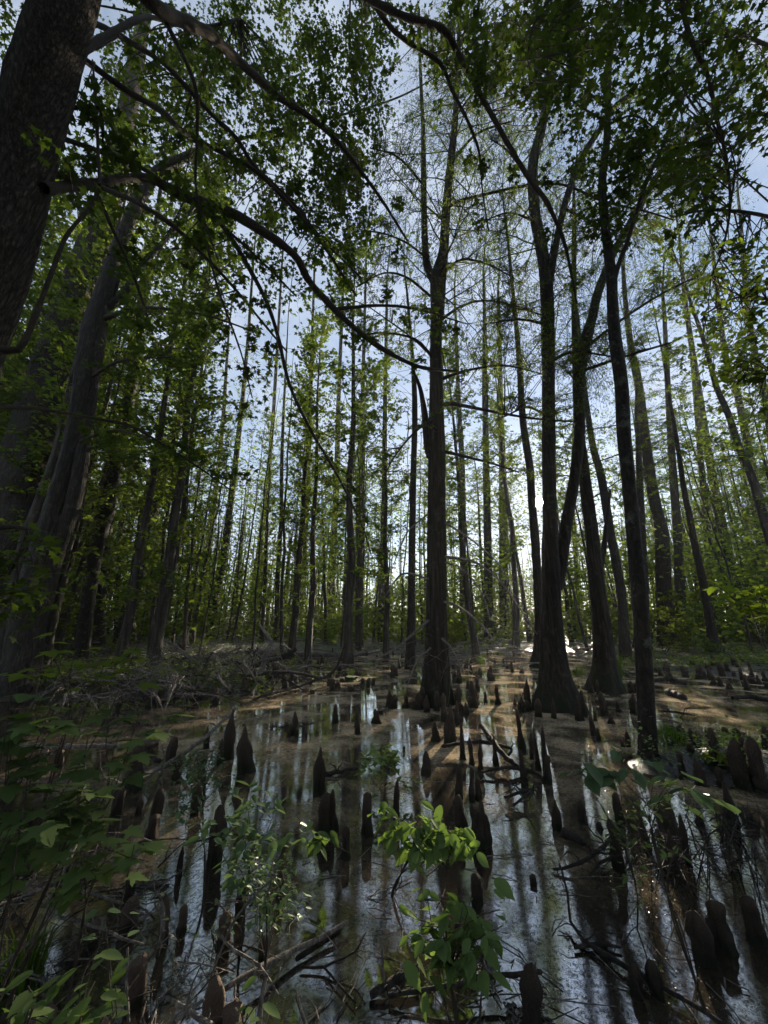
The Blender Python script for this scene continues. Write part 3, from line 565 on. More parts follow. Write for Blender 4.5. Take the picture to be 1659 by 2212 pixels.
limbs(C, [[(1180, 700, 7), (1120, 690, 5), (1050, 700, 3)], [(1190, 780, 8), (1240, 760, 6), (1320, 770, 3)], [(1160, 480, 6), (1100, 460, 4), (1040, 480, 3)], [(1185, 900, 7), (1140, 880, 5), (1090, 900, 3)], [(1255, 760, 9), (1330, 700, 6), (1420, 640, 5), (1520, 590, 3)], [(1260, 800, 8), (1350, 770, 6), (1450, 740, 4)],
          [(1152, 400, 6), (1100, 330, 4), (1060, 300, 3)], [(1215, 450, 6), (1260, 470, 5), (1330, 500, 3)]], Yk, Yk-1, 7, 1.3, 20)
feather(C, PK[PK[:, 2] > 10], 60, 2.8, 0, 22, .2); feather(C, K2[len(K2)//2:], 30, 1.9, 0, 22, .2); feather(C, K3, 16, 1.5, .3, 18)
C.fill([E(1150, 620, 120, 80, Yk, 45, 36), E(1240, 700, 90, 90, Yk, 60, 36), E(1330, 640, 110, 80, Yk, 45, 36), E(1250, 830, 70, 60, Yk-.5, 36, 34, 1), E(1120, 760, 120, 60, Yk-1, 45, 36), E(1100, 250, 110, 160, Yk, 70, 40), E(1430, 560, 150, 80, Yk, 80, 36), E(1500, 460, 120, 90, Yk, 60, 34), E(1230, 480, 90, 90, Yk, 50, 34)])
C.finish(TK, 'cyp', off=bK, **CY)
# L
Yl = gY(1308, 1492)
TL, PL, bL = tree('bald_cypress_tree', 'smaller flared cypress with round base right of the double trunk', 'tree',
    [(1309, 1495, 78), (1308, 1470, 62), (1306, 1425, 46), (1301, 1370, 38), (1298, 1327, 34), (1290, 1270, 32), (1279, 1155, 26), (1266, 1055, 24), (1256, 970, 20), (1248, 880, 17), (1243, 760, 14), (1240, 640, 11), (1240, 480, 8)], Yl, 'bark_cypress', .3, sides=32)
C = Crown(); C.pts.append(PL[len(PL)//2:, :3]); feather(C, PL[PL[:, 2] > 5.5], 36, 2.4, 0, 22, .25)
stem(TL, bL, [(1296, 1230, 14), (1305, 1180, 11), (1310, 1130, 8), (1318, 1060, 5)], Yl, 'bark_cypress', Yl+.4)
C.fill([E(1330, 820, 90, 90, Yl, 50, 36), E(1250, 780, 70, 70, Yl, 30, 36), E(1310, 960, 60, 60, Yl, 30, 34)])
C.finish(TL, 'cyp', off=bL, **CY)
# M mottled front right trunk
Ym = gY(1398, 1640)
TM, PM, bM = tree('red_maple_tree', 'thin mottled dark trunk nearest the camera on the right, standing beside the muddy bar', 'tree',
    [(1400, 1650, 42), (1400, 1615, 36), (1395, 1507, 33), (1385, 1327, 31), (1371, 1180, 28), (1357, 1030, 26), (1347, 930, 27), (1342, 830, 26), (1328, 730, 24), (1322, 640, 21), (1321, 600, 21), (1309, 500, 17), (1301, 400, 16), (1311, 300, 14), (1314, 200, 12), (1317, 125, 12), (1334, 40, 10), (1350, -60, 8)], Ym, 'bark_smooth', .25, sides=22)
C = Crown(); C.pts.append(PM[PM[:, 2] > 6][:, :3])
for l in [[(1326, 605, 13), (1340, 560, 9), (1354, 525, 9), (1394, 400, 8), (1429, 325, 8), (1474, 215, 7), (1504, 140, 6), (1554, 50, 5), (1600, -20, 4)], [(1316, 140, 6), (1300, 110, 4), (1280, 70, 3)], [(1306, 230, 6), (1260, 190, 4), (1210, 140, 3), (1170, 100, 2)], [(1303, 260, 5), (1240, 220, 4), (1170, 150, 3)],
          [(1312, 270, 6), (1370, 250, 4), (1430, 290, 3)], [(1303, 400, 5), (1360, 380, 4), (1420, 360, 3)], [(1390, 420, 5), (1460, 380, 4), (1540, 380, 3)]]:
    P = pxpath(l, Ym, Ym-.8, .15); C.arm(P, P[:, 3], 7, .06); C.sprout(P, 8, 1.0, .007, 'maple', .25, 8, 3)
C.fill([(1240, 60, 150, 80, 4.5, 6.5, 26, 20), (1400, 90, 120, 110, 4.5, 7, 20, 18), (1300, 260, 70, 100, 4.5, 7, 18, 18), (1420, 330, 100, 70, 5, 7, 30, 18), (1390, 200, 110, 70, 5, 7, 22, 18), (1290, 420, 60, 110, 5.5, 7.5, 24, 18), (1470, 370, 120, 60, 5, 7, 26, 16), (1330, 480, 50, 60, 5.5, 7, 14, 14)])
C.finish(TM, 'maple', .10, MAPLE, off=bM, thin=.5, name='leaf_canopy')
# U: tree out of frame at right, its limbs hang into the picture
TU, PU_, bU = tree('red_maple_tree', 'tree beyond the right edge, its drooping limb and star leaves in the corner', 'tree',
    [(2350, 2200, 160, 3.0), (2250, 1200, 150, 3.0), (2080, 600, 150, 2.9), (1980, 150, 150, 2.8), (1900, -250, 140, 2.7), (1840, -550, 130, 2.6)], 3, 'bark_grey', .2)
C = Crown()
for l, a, b in [([(1980, 0, 30), (1700, -260, 16), (1450, -260, 12), (1280, -120, 9), (1200, -20, 7), (1150, 60, 5), (1140, 130, 3)], 2.4, 3.6), ([(1960, -60, 40), (1700, -200, 14), (1500, -60, 11), (1474, 0, 10), (1494, 90, 9), (1529, 165, 8), (1549, 260, 7), (1570, 350, 6), (1577, 450, 5), (1560, 540, 4), (1536, 597, 3)], 2.8, 4.5),
             ([(2000, 250, 30), (1800, 180, 12), (1659, 100, 8), (1560, 60, 6), (1450, 30, 4)], 2.8, 5), ([(2050, 480, 30), (1850, 330, 10), (1700, 260, 7), (1600, 250, 5), (1530, 300, 3)], 2.9, 5),
             ([(2080, 620, 25), (1850, 560, 12), (1720, 490, 9), (1620, 460, 7), (1520, 455, 5), (1450, 470, 3)], 2.9, 5), ([(2080, 800, 25), (1850, 720, 12), (1700, 660, 7), (1600, 640, 5), (1520, 680, 3)], 3.0, 4.5), ([(2150, 1000, 25), (1850, 900, 12), (1690, 820, 7), (1600, 790, 4)], 3.0, 4.5)]:
    P = pxpath(l, a, b, .12); C.arm(P, P[:, 3], 7, .06); C.sprout(P, 6, .7, .006, 'maple', .4, 6, 2)
C.fill([(1580, 80, 100, 110, 3, 5, 26, 12), (1630, 250, 50, 110, 3, 5, 18, 12), (1500, 160, 90, 100, 2.8, 4.4, 20, 12), (1480, 380, 70, 40, 3, 4.6, 9, 10), (1400, 60, 90, 70, 2.6, 4, 20, 12), (1430, 350, 80, 40, 3, 5, 9, 10), (1540, 420, 60, 60, 3, 5, 8, 10)])
C.finish(TU, 'maple', .098, MAPLE, off=bU, thin=.4, name='leaf_canopy')
C3 = Crown(); C3.pts = C.pts; C3.fill([(1230, 50, 150, 80, 3, 5, 30, 12), (1130, 90, 90, 110, 3, 5, 18, 11), (1250, 150, 70, 70, 2.8, 4.2, 12, 10)]); C3.finish(TU, 'maple', .1, MAPLE, off=bU, thin=.4, name='leaf_canopy')
C2 = Crown(); C2.pts = C.pts; C2.fill([(1590, 620, 80, 60, 3.6, 5.5, 26, 12), (1620, 740, 60, 80, 3.6, 5.5, 30, 12), (1560, 760, 60, 70, 4, 6, 20, 12), (1640, 560, 40, 60, 3.6, 5, 14, 10), (1610, 860, 60, 60, 4, 6, 14, 12)])
C2.finish(TU, 'mapleb', .075, OVAL, off=bU, thin=.3, name='leaf_canopy', bname='twigs')
# right side trunks
for (lab, pts, yb, bk, fl, el) in [
    ('leaning trunk just behind the smaller flared cypress', [(1350, 1425, 24), (1344, 1305, 19), (1329, 1205, 18), (1319, 1155, 17), (1299, 1030, 16), (1279, 955, 13), (1262, 830, 9), (1250, 700, 6)], 1425, 'bark_grey', .4, []),
    ('slim pale trunk left of the sun, its edge against the bright gap', [(1160, 1440, 30), (1162, 1400, 20), (1164, 1330, 18), (1157, 1180, 18), (1149, 1080, 16), (1144, 1005, 16), (1129, 905, 14), (1122, 780, 12), (1110, 650, 8), (1095, 500, 5)], 1440, 'bark_cypress', .8, []),
    ('slim straight trunk between the sun and the broad double trunk', [(1180, 1420, 10), (1176, 1250, 10), (1175, 1180, 10), (1180, 1110, 8), (1184, 1060, 7), (1190, 950, 6), (1196, 800, 4)], 1400, 'bark_far', .2, []),
    ('broad grey trunk with swollen base, right of the mottled front trunk', [(1449, 1405, 46), (1440, 1340, 34), (1434, 1280, 30), (1429, 1155, 26), (1414, 1080, 20), (1394, 955, 20), (1379, 830, 16), (1364, 755, 13), (1350, 640, 9), (1342, 500, 6)], 1408, 'bark_cypress', .6, [(1420, 820, 80, 110), (1400, 660, 80, 90), (1450, 980, 60, 80)]),
    ('slanting trunk second right of the thin mottled front trunk', [(1600, 1372, 34), (1590, 1300, 22), (1584, 1255, 19), (1564, 1155, 17), (1539, 1030, 15), (1514, 880, 14), (1499, 780, 11), (1480, 650, 8), (1468, 520, 5)], 1385, 'bark_cypress', .6, [(1500, 820, 80, 110), (1560, 960, 80, 90), (1480, 640, 90, 90), (1440, 1060, 60, 70)]),
    ('slender trunk near the right edge crossing dark foliage', [(1655, 1330, 20), (1645, 1200, 16), (1636, 1080, 15), (1609, 930, 14), (1592, 850, 12), (1569, 780, 11), (1550, 640, 8), (1535, 500, 5)], 1390, 'bark_far', .3, [(1590, 900, 80, 120), (1600, 700, 80, 100), (1620, 1080, 60, 80)]),
    ('slim grey trunk touching the right edge at mid height', [(1700, 1330, 18), (1680, 1080, 16), (1659, 895, 14), (1640, 800, 13), (1629, 755, 11), (1612, 640, 9), (1600, 480, 6)], 1400, 'bark_far', .3, [(1600, 560, 80, 100), (1640, 1180, 50, 70)]),
    ('dark fluted-foot trunk right behind the mottled front trunk', [(1395, 1420, 30), (1392, 1380, 22), (1390, 1250, 18), (1384, 1100, 15), (1378, 950, 10)], 1415, 'bark_grey', .5, []),
    ('dark straight trunk right of the broad grey trunk with swollen base', [(1478, 1400, 30), (1472, 1340, 22), (1466, 1200, 18), (1456, 1050, 15), (1446, 900, 12), (1436, 700, 8)], 1400, 'bark_grey', .5, [(1450, 950, 60, 90)]),
    ('slim trunk half way between the two slanting trunks at right', [(1545, 1400, 22), (1535, 1250, 15), (1523, 1100, 13), (1510, 950, 10), (1497, 800, 7)], 1392, 'bark_far', .4, [(1530, 1050, 60, 80)])]:
    Y = gY(pts[0][0], yb); mid('bald_cypress_tree', lab, pts, Y, bk, [E(a, b, c, d, Y, 46, 40) for a, b, c, d in el], flute=fl, mat='cyp', size=.12, tmpl=DIA, sproutn=26, L=2.6)
#BG
# ============================================================ background trees: a few kinds, copied one by one
def bgkind(seed, h, r, kind):
    global rs
    keep = rs; rs = np.random.RandomState(seed)
    n = 16; z = np.linspace(-.4, h, n)
    P = np.stack([np.cumsum(rs.randn(n)*.055), np.cumsum(rs.randn(n)*.055), z], -1); P[:, :2] -= P[1, :2]
    R = r*(1-.93*np.linspace(0, 1, n)**1.2); PP = crom(np.hstack([P, R[:, None]]), .5)
    f = 1+(1.3 if kind == 'cyp' else .35)*np.exp(-np.clip(PP[:, 2], 0, 99)/.55); PP[:, 3] *= f
    t = trunk_mesh(PP, .4 if kind == 'cyp' else .1, 10)
    C = Crown(); up = PP[PP[:, 2] > h*.28]
    if kind == 'cyp': feather(C, up, 60, 3.0, 0, 14, .3, sub=5)
    else:
        C.sprout(up, 44, 2.8, .02, 'x', 0, 17, 5, -.25, 1.0); C.sprout(PP[(PP[:, 2] > 1.5) & (PP[:, 2] < h*.4)], 12, 1.7, .01, 'x', 0, 12, 4)
    rs = keep
    Q = np.vstack(C.lf)
    return t.mesh('trunk'), C.br, Q
KIND = []
for i, (h, r, k) in enumerate([(22, .17, 'hw'), (25, .2, 'hw'), (20, .13, 'hw'), (24, .17, 'cyp'), (27, .23, 'cyp'), (17, .09, 'hw')]):
    t, b, Q = bgkind(100+i, h, r, k); t.materials.append(M['bark_cypress' if k == 'cyp' else 'bark_far']); bmb = b; b = bmb.mesh('branches'); b.materials.append(M['branch'])
    mb = MB(); leaf_faces(mb, Q, .16 if k == 'cyp' else .155, DIA if k == 'cyp' else PENT, .9, .2); lm = mb.mesh('crown', False); lm.materials.append(M['cyp' if k == 'cyp' else 'farleaf'])
    KIND.append((t, b, lm, Q, k, h, r, bmb))
sum_v = [np.concatenate([[0], np.cumsum([len(v) for v in K_[7].v])]) for K_ in KIND]
taken = [(P[0][0], P[0][1]) for P in (PJ, PK, PL, PM, PB, PB2)]
ZN = [(-1e9, 300, 'at far left'), (300, 620, 'left of the bright sapling'), (620, 900, 'left of the central cypress'), (900, 1150, 'left of the sun'),
      (1150, 1370, 'behind the double trunk'), (1370, 1e9, 'behind the mottled front trunk')]
nbg = 0
cands = []
r2 = np.random.RandomState(77)
while len(cands) < 158:
    Y = 13+math.sqrt(r2.rand())*47 if len(cands) > 30 else 13+r2.rand()*12
    X = (r2.rand()*2-1)*(Y*1.15+2)
    px, py = proj([X, Y, 0]); px = float(px[0]); py = float(py[0])
    if Y < 24 and 900 < px < 1420 and Y < 22: continue
    if Y < 18 and px > 560: continue
    if any((X-a)**2+(Y-b)**2 < (1.3 if Y < 30 else 1.0) for a, b in taken): continue
    if abs(X-.418*Y) < .5+.012*Y: continue
    if inlit(np.array([[X+e_, Y, z_] for z_ in np.linspace(.5, 22, 70) for e_ in (-.4, .4)])) and r2.rand() < .82: continue
    taken.append((X, Y)); cands.append((X, Y, px))
for i in range(34):        # the wood goes on behind the photographer
    a = .95*PI*(r2.rand()-.5)*1.1+PI; D = 4.5+9*math.sqrt(r2.rand()); X, Y = math.sin(a)*D*1.1, math.cos(a)*D
    cands.append((X, Y, 99999.))
for X, Y, px in cands:
    zn = [z for a, b, z in ZN if a <= px < b][0] if px < 9e4 else 'behind the viewpoint'
    ki = int(r2.choice(len(KIND), p=[.24, .14, .2, .16, .12, .14] if px > 850 else [.3, .2, .26, .04, .04, .16]))
    t, b, lm, Q, k, h, r, bmb = KIND[ki]
    far = 'near' if Y < 26 else ('mid-distance' if Y < 42 else 'distant')
    word = 'flared feathery cypress' if k == 'cyp' else ('thin pole-like hardwood' if r < .15 else 'tall straight hardwood')
    sc = .85+.35*r2.rand(); rot = r2.rand()*2*PI; lean = (r2.randn()*.03, r2.randn()*.03)
    z = gz(X, Y)
    root = thing('bald_cypress_tree' if k == 'cyp' else 'hardwood_tree', (X, Y, z), f'{far} {word}, one of several {zn}', 'tree', f'{far} {word} trees {zn}')
    root.rotation_euler = (lean[0], lean[1], rot); root.scale = (sc*1.1, sc*1.1, sc)
    link('trunk', t, None, root)
    cr, sr = math.cos(rot), math.sin(rot)
    def tow(Q): return np.stack([(Q[:, 0]*cr-Q[:, 1]*sr)*sc*1.1+X+lean[1]*Q[:, 2], (Q[:, 0]*sr+Q[:, 1]*cr)*sc*1.1+Y-lean[0]*Q[:, 2], Q[:, 2]*sc+z], -1)
    W_ = tow(Q); km = keepmask(W_, .95)
    bm = keepmask(tow(np.array([bmb.v[i].mean(0) for i, _, _ in bmb.g])), .9)
    if bm.mean() < .97:
        nb = MB()
        for ok, (vi, f0, f1) in zip(bm, bmb.g):
            if not ok: continue
            st = sum_v[ki][vi]; n0 = nb.n; nb.add(bmb.v[vi], bmb.f[f0-1]-st)
            for q in range(f0, f1): nb.f.append(bmb.f[q]-st+n0)
        b = nb.mesh('branches'); b.materials.append(M['branch'])
    link('branches', b, None, root)['kind'] = 'stuff'
    if km.mean() < .97:
        mb = MB(); leaf_faces(mb, Q[km], .16 if k == 'cyp' else .155, DIA if k == 'cyp' else PENT, .9, .2); me = mb.mesh('crown', False); me.materials.append(lm.materials[0])
        link('crown', me, None, root)
    else: link('crown', lm, None, root)
pm = []
for i in range(4):
    keep = rs; rs = np.random.RandomState(300+i); n = 14; h = 15+3*i; P = np.stack([np.cumsum(rs.randn(n)*.07), np.cumsum(rs.randn(n)*.07), np.linspace(-.4, h, n), (.055+.025*i)*(1-.85*np.linspace(0, 1, n))], -1); P[:, :2] -= P[1, :2]
    P = crom(P, .7); C = Crown(); C.sprout(P[P[:, 2] > 3], 16, 1.5, .01, 'x', 0, 9, 3, -.1)
    t = trunk_mesh(P, .05, 8).mesh('trunk'); t.materials.append(M['bark_far']); q = C.br.mesh('branches'); q.materials.append(M['branch']); mb = MB(); leaf_faces(mb, np.vstack(C.lf), .12, PENT, .8, .2); l = mb.mesh('crown', False); l.materials.append(M['farleaf']); rs = keep; pm.append((t, q, l))
c_ = 0
while c_ < 215:
    Y = 14+math.sqrt(r2.rand())*36; X = (r2.rand()*2-1)*(Y*1.1+1); px = float(proj([X, Y, 0])[0][0])
    if Y < 22 and px > 500: continue
    if abs(X-.418*Y) < .5+.012*Y: continue
    if inlit(np.array([[X+e_, Y, z_] for z_ in np.linspace(.5, 18, 50) for e_ in (-.3, .3)])) and r2.rand() < .9: continue
    c_ += 1; zn = [z for a, b, z in ZN if a <= px < b][0]; k = r2.randint(4); far = 'near' if Y < 26 else ('mid-distance' if Y < 40 else 'distant'); sz = ['whip-thin', 'thin', 'slender', 'straight'][k]
    root = thing('young_tree', (X, Y, gz(X, Y)), f'{far} {sz} pole of a young tree {zn}', 'tree', f'{far} {sz} young trees {zn}'); root.rotation_euler = (r2.randn()*.05, r2.randn()*.05, r2.rand()*6); s = .85+.3*r2.rand(); root.scale = (s, s, s)
    link('trunk', pm[k][0], None, root)
    if not inlit(np.array([[X, Y, z_] for z_ in np.linspace(3, 18, 30)])): link('branches', pm[k][1], None, root)['kind'] = 'stuff'; link('crown', pm[k][2], None, root)
# far woods: the mass of trunks and foliage beyond, closing the horizon
mb = MB(); r3 = np.random.RandomState(8)
for i in range(800):
    a = (r3.rand()*2-1)*.98; D = 58+r3.rand()*38; X = math.sin(a)*D*1.15; Y = math.cos(a)*D; n = 6
    P = np.stack([X+np.cumsum(r3.randn(n)*.25), Y+np.zeros(n), np.linspace(-.5, 17+9*r3.rand(), n)], -1)
    if abs(X-.418*Y) < 1.4: continue
    if inlit(crom(P, 1.)) and r3.rand() < .8: continue
    tube(mb, P, np.linspace(.1+.15*r3.rand(), .03, n), 4)
tag(link('far_trunks', mb.mesh('far_trunks'), M['bark_far']), 'distant mass of thin trunks closing the horizon', None, kind='stuff')
def cloud(n, D0, D1, z0, z1, clump, sig, seed, zbias=1.):
    r = np.random.RandomState(seed); a = (r.rand(clump)*2-1)*.98; D = D0+(D1-D0)*r.rand(clump); z = z0+(z1-z0)*r.rand(clump)**zbias
    c = np.stack([np.sin(a)*D*1.1, np.cos(a)*D, z], -1); i = r.randint(0, clump, n)
    P = c[i]+r.randn(n, 3)*sig*np.array([1.3, 1.3, .55]); P = P[P[:, 2] > .2]; return P[keepmask(P, .97)]
P = np.vstack([cloud(70000, 50, 92, 0, 12, 1700, 1.5, 1, 1.0), cloud(75000, 46, 90, 6, 27, 2000, 1.5, 2), cloud(26000, 32, 50, 0, 9, 500, 1.1, 3), cloud(45000, 50, 95, 0, 8, 1800, 1.3, 4), cloud(22000, 44, 62, 0, 3, 900, 1.2, 5), cloud(26000, 60, 98, 0, 4, 900, 1.2, 6)])
mb = MB(); leaf_faces(mb, P, .40, PENT, 1.0, .1); tag(link('far_foliage', mb.mesh('far_foliage', False), M['farleaf']), 'distant green foliage mass of the far wood', None, kind='stuff')
# ============================================================ understorey shrubs, one by one
def shrub_variant(seed, h, w, nst, nl, tm, size, mat):
    global rs
    keep = rs; rs = np.random.RandomState(seed); C = Crown()
    for k in range(nst):
        a = rs.rand()*2*PI; P = curve((rs.randn()*.05, rs.randn()*.05, -.2), (math.cos(a)*w/h, math.sin(a)*w/h, 1.), h*(.6+.5*rs.rand())+.2, .2, .12, 8)
        tube(C.br, P, np.linspace(.012+.004*h, .004, len(P)), 5); C.sprout(P, 7, w*.55, .005, 'x', .3, nl, 3, .3)
    b = C.br.mesh('stems'); b.materials.append(M['branch']); mb = MB(); leaf_faces(mb, np.vstack(C.lf), size, tm, .7, .25); l = mb.mesh('leaves', False); l.materials.append(M[mat]); rs = keep
    return b, l
SH = [shrub_variant(1, 2.6, 1.4, 4, 9, PENT, .12, 'under'), shrub_variant(2, 1.5, 1.1, 5, 8, PENT, .10, 'farleaf'), shrub_variant(3, 4.2, 2.0, 4, 12, MAPLE, .14, 'under'), shrub_variant(4, 3.4, 1.6, 3, 10, PENT, .12, 'farleaf')]
r4 = np.random.RandomState(21); n = 0
spots = [(1095, 1378, 0, 'spreading green shrub standing in sunlit water right of the central cypress'), (1330, 1400, 1, 'yellow-green bush glowing in sun between the flared cypress and the mottled trunk'), (1020, 1392, 1, 'small bright bush just right of the central cypress foot'),
         (615, 1385, 0, 'bright yellow-green bush at the foot of the sapling'), (425, 1405, 1, 'small vivid green bush above the brush pile at left'), (520, 1395, 1, 'small yellow-leaved bush right of the brush pile'),
         (1470, 1420, 1, 'sparse green bush behind the right mudflat, nearest the mottled trunk'), (1560, 1425, 1, 'sparse green bush behind the right mudflat, toward the right edge'), (1180, 1388, 1, 'small sunlit bush on the far shore between two flared cypresses'), (1260, 1392, 1, 'low sunlit bush on the far shore right of the double trunk'), (1050, 1385, 1, 'low bush on the far shore left of the sun'), (980, 1388, 1, 'low bush behind the right side of the central cypress'), (860, 1392, 1, 'low bush behind the thin dark trunk'), (770, 1394, 1, 'low bush on the far shore left of the thin dark trunk'), (1630, 1400, 0, 'leafy shrub touching the right edge behind the mudflat')]
for px, py, k, lab in spots:
    g = gnd(px, py); z = gz(g[0], g[1]); root = thing('shrub', (g[0], g[1], z), lab, 'shrub'); root.rotation_euler[2] = r4.rand()*6; s = .7+.3*r4.rand(); root.scale = (s, s, s*.8)
    link('stems', SH[k][0], None, root); link('leaves', SH[k][1], None, root)
for i in range(110):
    Y = 17+r4.rand()*36; X = (r4.rand()*2-1)*(Y*1.1+1); px = float(proj([X, Y, 0])[0][0])
    if Y < 24 and 880 < px < 1420: continue
    if px > 850 and Y < 21: continue
    if r4.rand() < .35 and 950 < px < 1300: continue
    if inlit(np.array([[X, Y, z_] for z_ in np.linspace(.5, 4, 12)])): continue
    zn = [z for a, b, z in ZN if a <= px < b][0]; k = r4.randint(4)
    hh = ['leafy', 'low', 'tall spreading', 'slender'][k]; far = 'nearer' if Y < 32 else 'distant'
    root = thing('understory_shrub', (X, Y, gz(X, Y)), f'{far} {hh} bush in the wood {zn}', 'shrub', f'{far} {hh} understorey bushes {zn}')
    root.rotation_euler[2] = r4.rand()*6; s = .8+.6*r4.rand(); root.scale = (s, s, s); link('stems', SH[k][0], None, root); link('leaves', SH[k][1], None, root)
# ============================================================ cypress knees
def knee_mesh(seed, kind):
    r = np.random.RandomState(seed); mb = MB()
    spires = {'pointed': 1, 'blunt': 1, 'stub': 1, 'double': 2, 'cluster': 5}[kind]
    for s in range(spires):
        if s == 0: cx, cy, h, w = 0, 0, 1., .5
        else:
            a = r.rand()*6.28; d = .38 if kind == 'cluster' else .34; cx, cy, h, w = math.cos(a)*d, math.sin(a)*d*.8, .45+.4*r.rand(), .34
        if kind in ('double', 'cluster') and s == 0: w = .36
        n = 26; t = np.linspace(0, 1, n); z = -.22+t*(h+.22)
        if kind == 'blunt': pr = 1.05-.38*t
        elif kind == 'stub': pr = 1.05-.25*t
        else: pr = (1-t)**.62*.86+.2
        pr = pr*np.sqrt(np.clip(1-np.clip((t-.86)/.14, 0, 1)**2, 0, 1))*.98+.03; pr = pr+.32*np.exp(-t*7)+.09*r.randn()*np.sin(t*8+r.rand()*6)+.05*np.sin(t*17+r.rand()*6)
        sd = 20; a = np.arange(sd)*2*PI/sd; ph = r.rand(6)*6.28
        R = w*pr[:, None]*(1+.16*np.sin(3*a+ph[0]+t[:, None]*3)+.11*np.sin(5*a+ph[1]-t[:, None]*3)+.05*np.sin(9*a+ph[2])+.06*np.sin(7*a+t[:, None]*9+ph[4])+.09*(r.rand(n, sd)-.5))
        lx, ly = r.randn()*.09, r.randn()*.09; bx = cx*(1-.15*t)+lx*t+.07*np.sin(t*4.5+ph[3])*t; by = cy*(1-.15*t)+ly*t
        V = np.stack([bx[:, None]+R*np.cos(a), by[:, None]+R*np.sin(a), z[:, None]+.03*(r.rand(n, sd)-.5)], -1).reshape(-1, 3)
        i = np.arange(n-1)[:, None]*sd; j = np.arange(sd)[None]; k = (j+1) % sd
        mb.add(V, np.stack([i+j, i+k, i+sd+k, i+sd+j], -1).reshape(-1, 4)); mb.f.append(np.arange((n-1)*sd, n*sd)[None, :]+mb.n-len(V))
    return mb.mesh('cypress_knee')
KV = {k: [knee_mesh(10*j+i, k) for i in range(n)] for j, (k, n) in enumerate([('pointed', 7), ('blunt', 5), ('stub', 3), ('double', 3), ('cluster', 4)])}
for k in KV:
    for q in KV[k]: q.materials.append(M['knee'])
KVP = []
for q in KV['blunt']+KV['stub']: c = q.copy(); c.materials.clear(); c.materials.append(M['kneepale']); KVP.append(c)
KN = """637,1588,1536,16,p 625,1590,1567,8,p 724,1562,1518,13,p 771,1586,1528,19,d 812,1563,1530,22,c 689,1711,1611,27,p 700,1795,1712,30,b 718,1793,1704,20,p 748,1852,1786,18,b 795,1801,1707,24,b 855,1778,1683,13,b 873,1624,1611,6,p
905,1532,1493,20,c 922,1538,1500,14,p 943,1535,1491,12,b 960,1557,1496,26,d 975,1608,1521,34,c 999,1640,1561,12,p 993,1522,1478,16,d 986,1560,1515,11,p 940,1600,1557,18,p 921,1672,1622,22,p 992,1727,1647,18,p 1020,1732,1658,10,b 1034,1728,1680,15,b 1020,1651,1592,13,p 1038,1668,1604,12,p 1071,1653,1593,12,p
1011,1489,1469,8,p 1031,1489,1462,11,p 1021,1528,1471,19,p 1049,1516,1493,8,p 1062,1471,1435,20,c 1096,1444,1426,6,p 1107,1453,1426,8,p 1075,1521,1480,12,p 1114,1523,1505,12,d 1127,1620,1532,14,p 999,1797,1717,24,b 1040,1824,1728,40,c 1030,1948,1887,25,b
1141,1521,1464,14,p 1264,1543,1489,11,p 1282,1588,1545,11,b 1286,1557,1532,8,p 1294,1600,1572,9,b 1321,1563,1539,13,p 1368,1541,1494,14,p 1357,1613,1579,10,b 1346,1613,1595,8,b 1134,1690,1619,12,b 1149,1640,1580,9,p 1163,1662,1570,11,p 1179,1665,1566,13,p 1184,1692,1630,16,b 1206,1793,1725,20,p 1260,1779,1732,13,b 1296,1790,1777,10,s 1152,1908,1891,14,s
1340,1772,1712,18,b 1340,1880,1767,22,b 1483,1852,1757,13,b 1462,1900,1790,26,p 1512,1781,1756,13,s 1584,1775,1685,20,p 1624,1772,1752,9,p 1563,2045,1945,44,b 1526,2078,1965,44,b 1636,2032,1937,36,b 1375,2148,2082,27,b 1422,2150,2072,28,b 1148,2225,2076,44,b
1492,1597,1572,12,p 1528,1592,1570,8,p 1571,1597,1570,12,b 1496,1638,1604,13,b 1602,1646,1604,12,b 1508,1678,1637,14,p 1602,1682,1647,14,p 1630,1668,1632,11,p 1650,1690,1650,18,b 1548,1630,1600,12,s 1450,1612,1590,10,s 1470,1650,1625,12,s 1555,1690,1655,14,b 1430,1860,1790,22,d 1400,1830,1760,20,c
344,1520,1480,16,b 322,1523,1494,12,p 389,1518,1501,18,s 401,1513,1492,7,b 464,1521,1486,19,b 259,1522,1493,18,d 320,1629,1598,34,s 284,1706,1604,30,b 365,1650,1592,22,b 380,1692,1626,19,b 445,1617,1565,13,p 492,1640,1530,24,p 474,1648,1594,14,p 533,1667,1566,36,p 250,1762,1700,24,b 335,1772,1700,22,b 326,1824,1757,27,b 124,1657,1619,17,s 22,1707,1665,19,b 210,1800,1768,18,s 420,1760,1690,22,b 300,1760,1722,14,b 435,1730,1655,24,d
275,2000,1937,34,b 196,2042,1984,24,b 160,2077,2019,25,b 352,2042,1928,20,b 390,2012,1957,19,b 483,2037,1968,29,b 518,1980,1896,22,b 385,1892,1828,13,p 462,1872,1738,32,b 290,2165,2064,38,s 455,2230,2106,42,b 500,2270,2167,46,s 82,2260,2170,46,s 200,2270,2180,44,b 137,2250,2198,17,s 568,2065,2018,17,s 277,1942,1884,20,b 60,1900,1850,22,b 600,1950,1880,18,b""".split()
FLAT = {'p': ('pointed', 'pointed'), 'b': ('blunt', 'round-topped'), 's': ('stub', 'stumpy'), 'd': ('double', 'two-peaked'), 'c': ('cluster', 'clustered')}
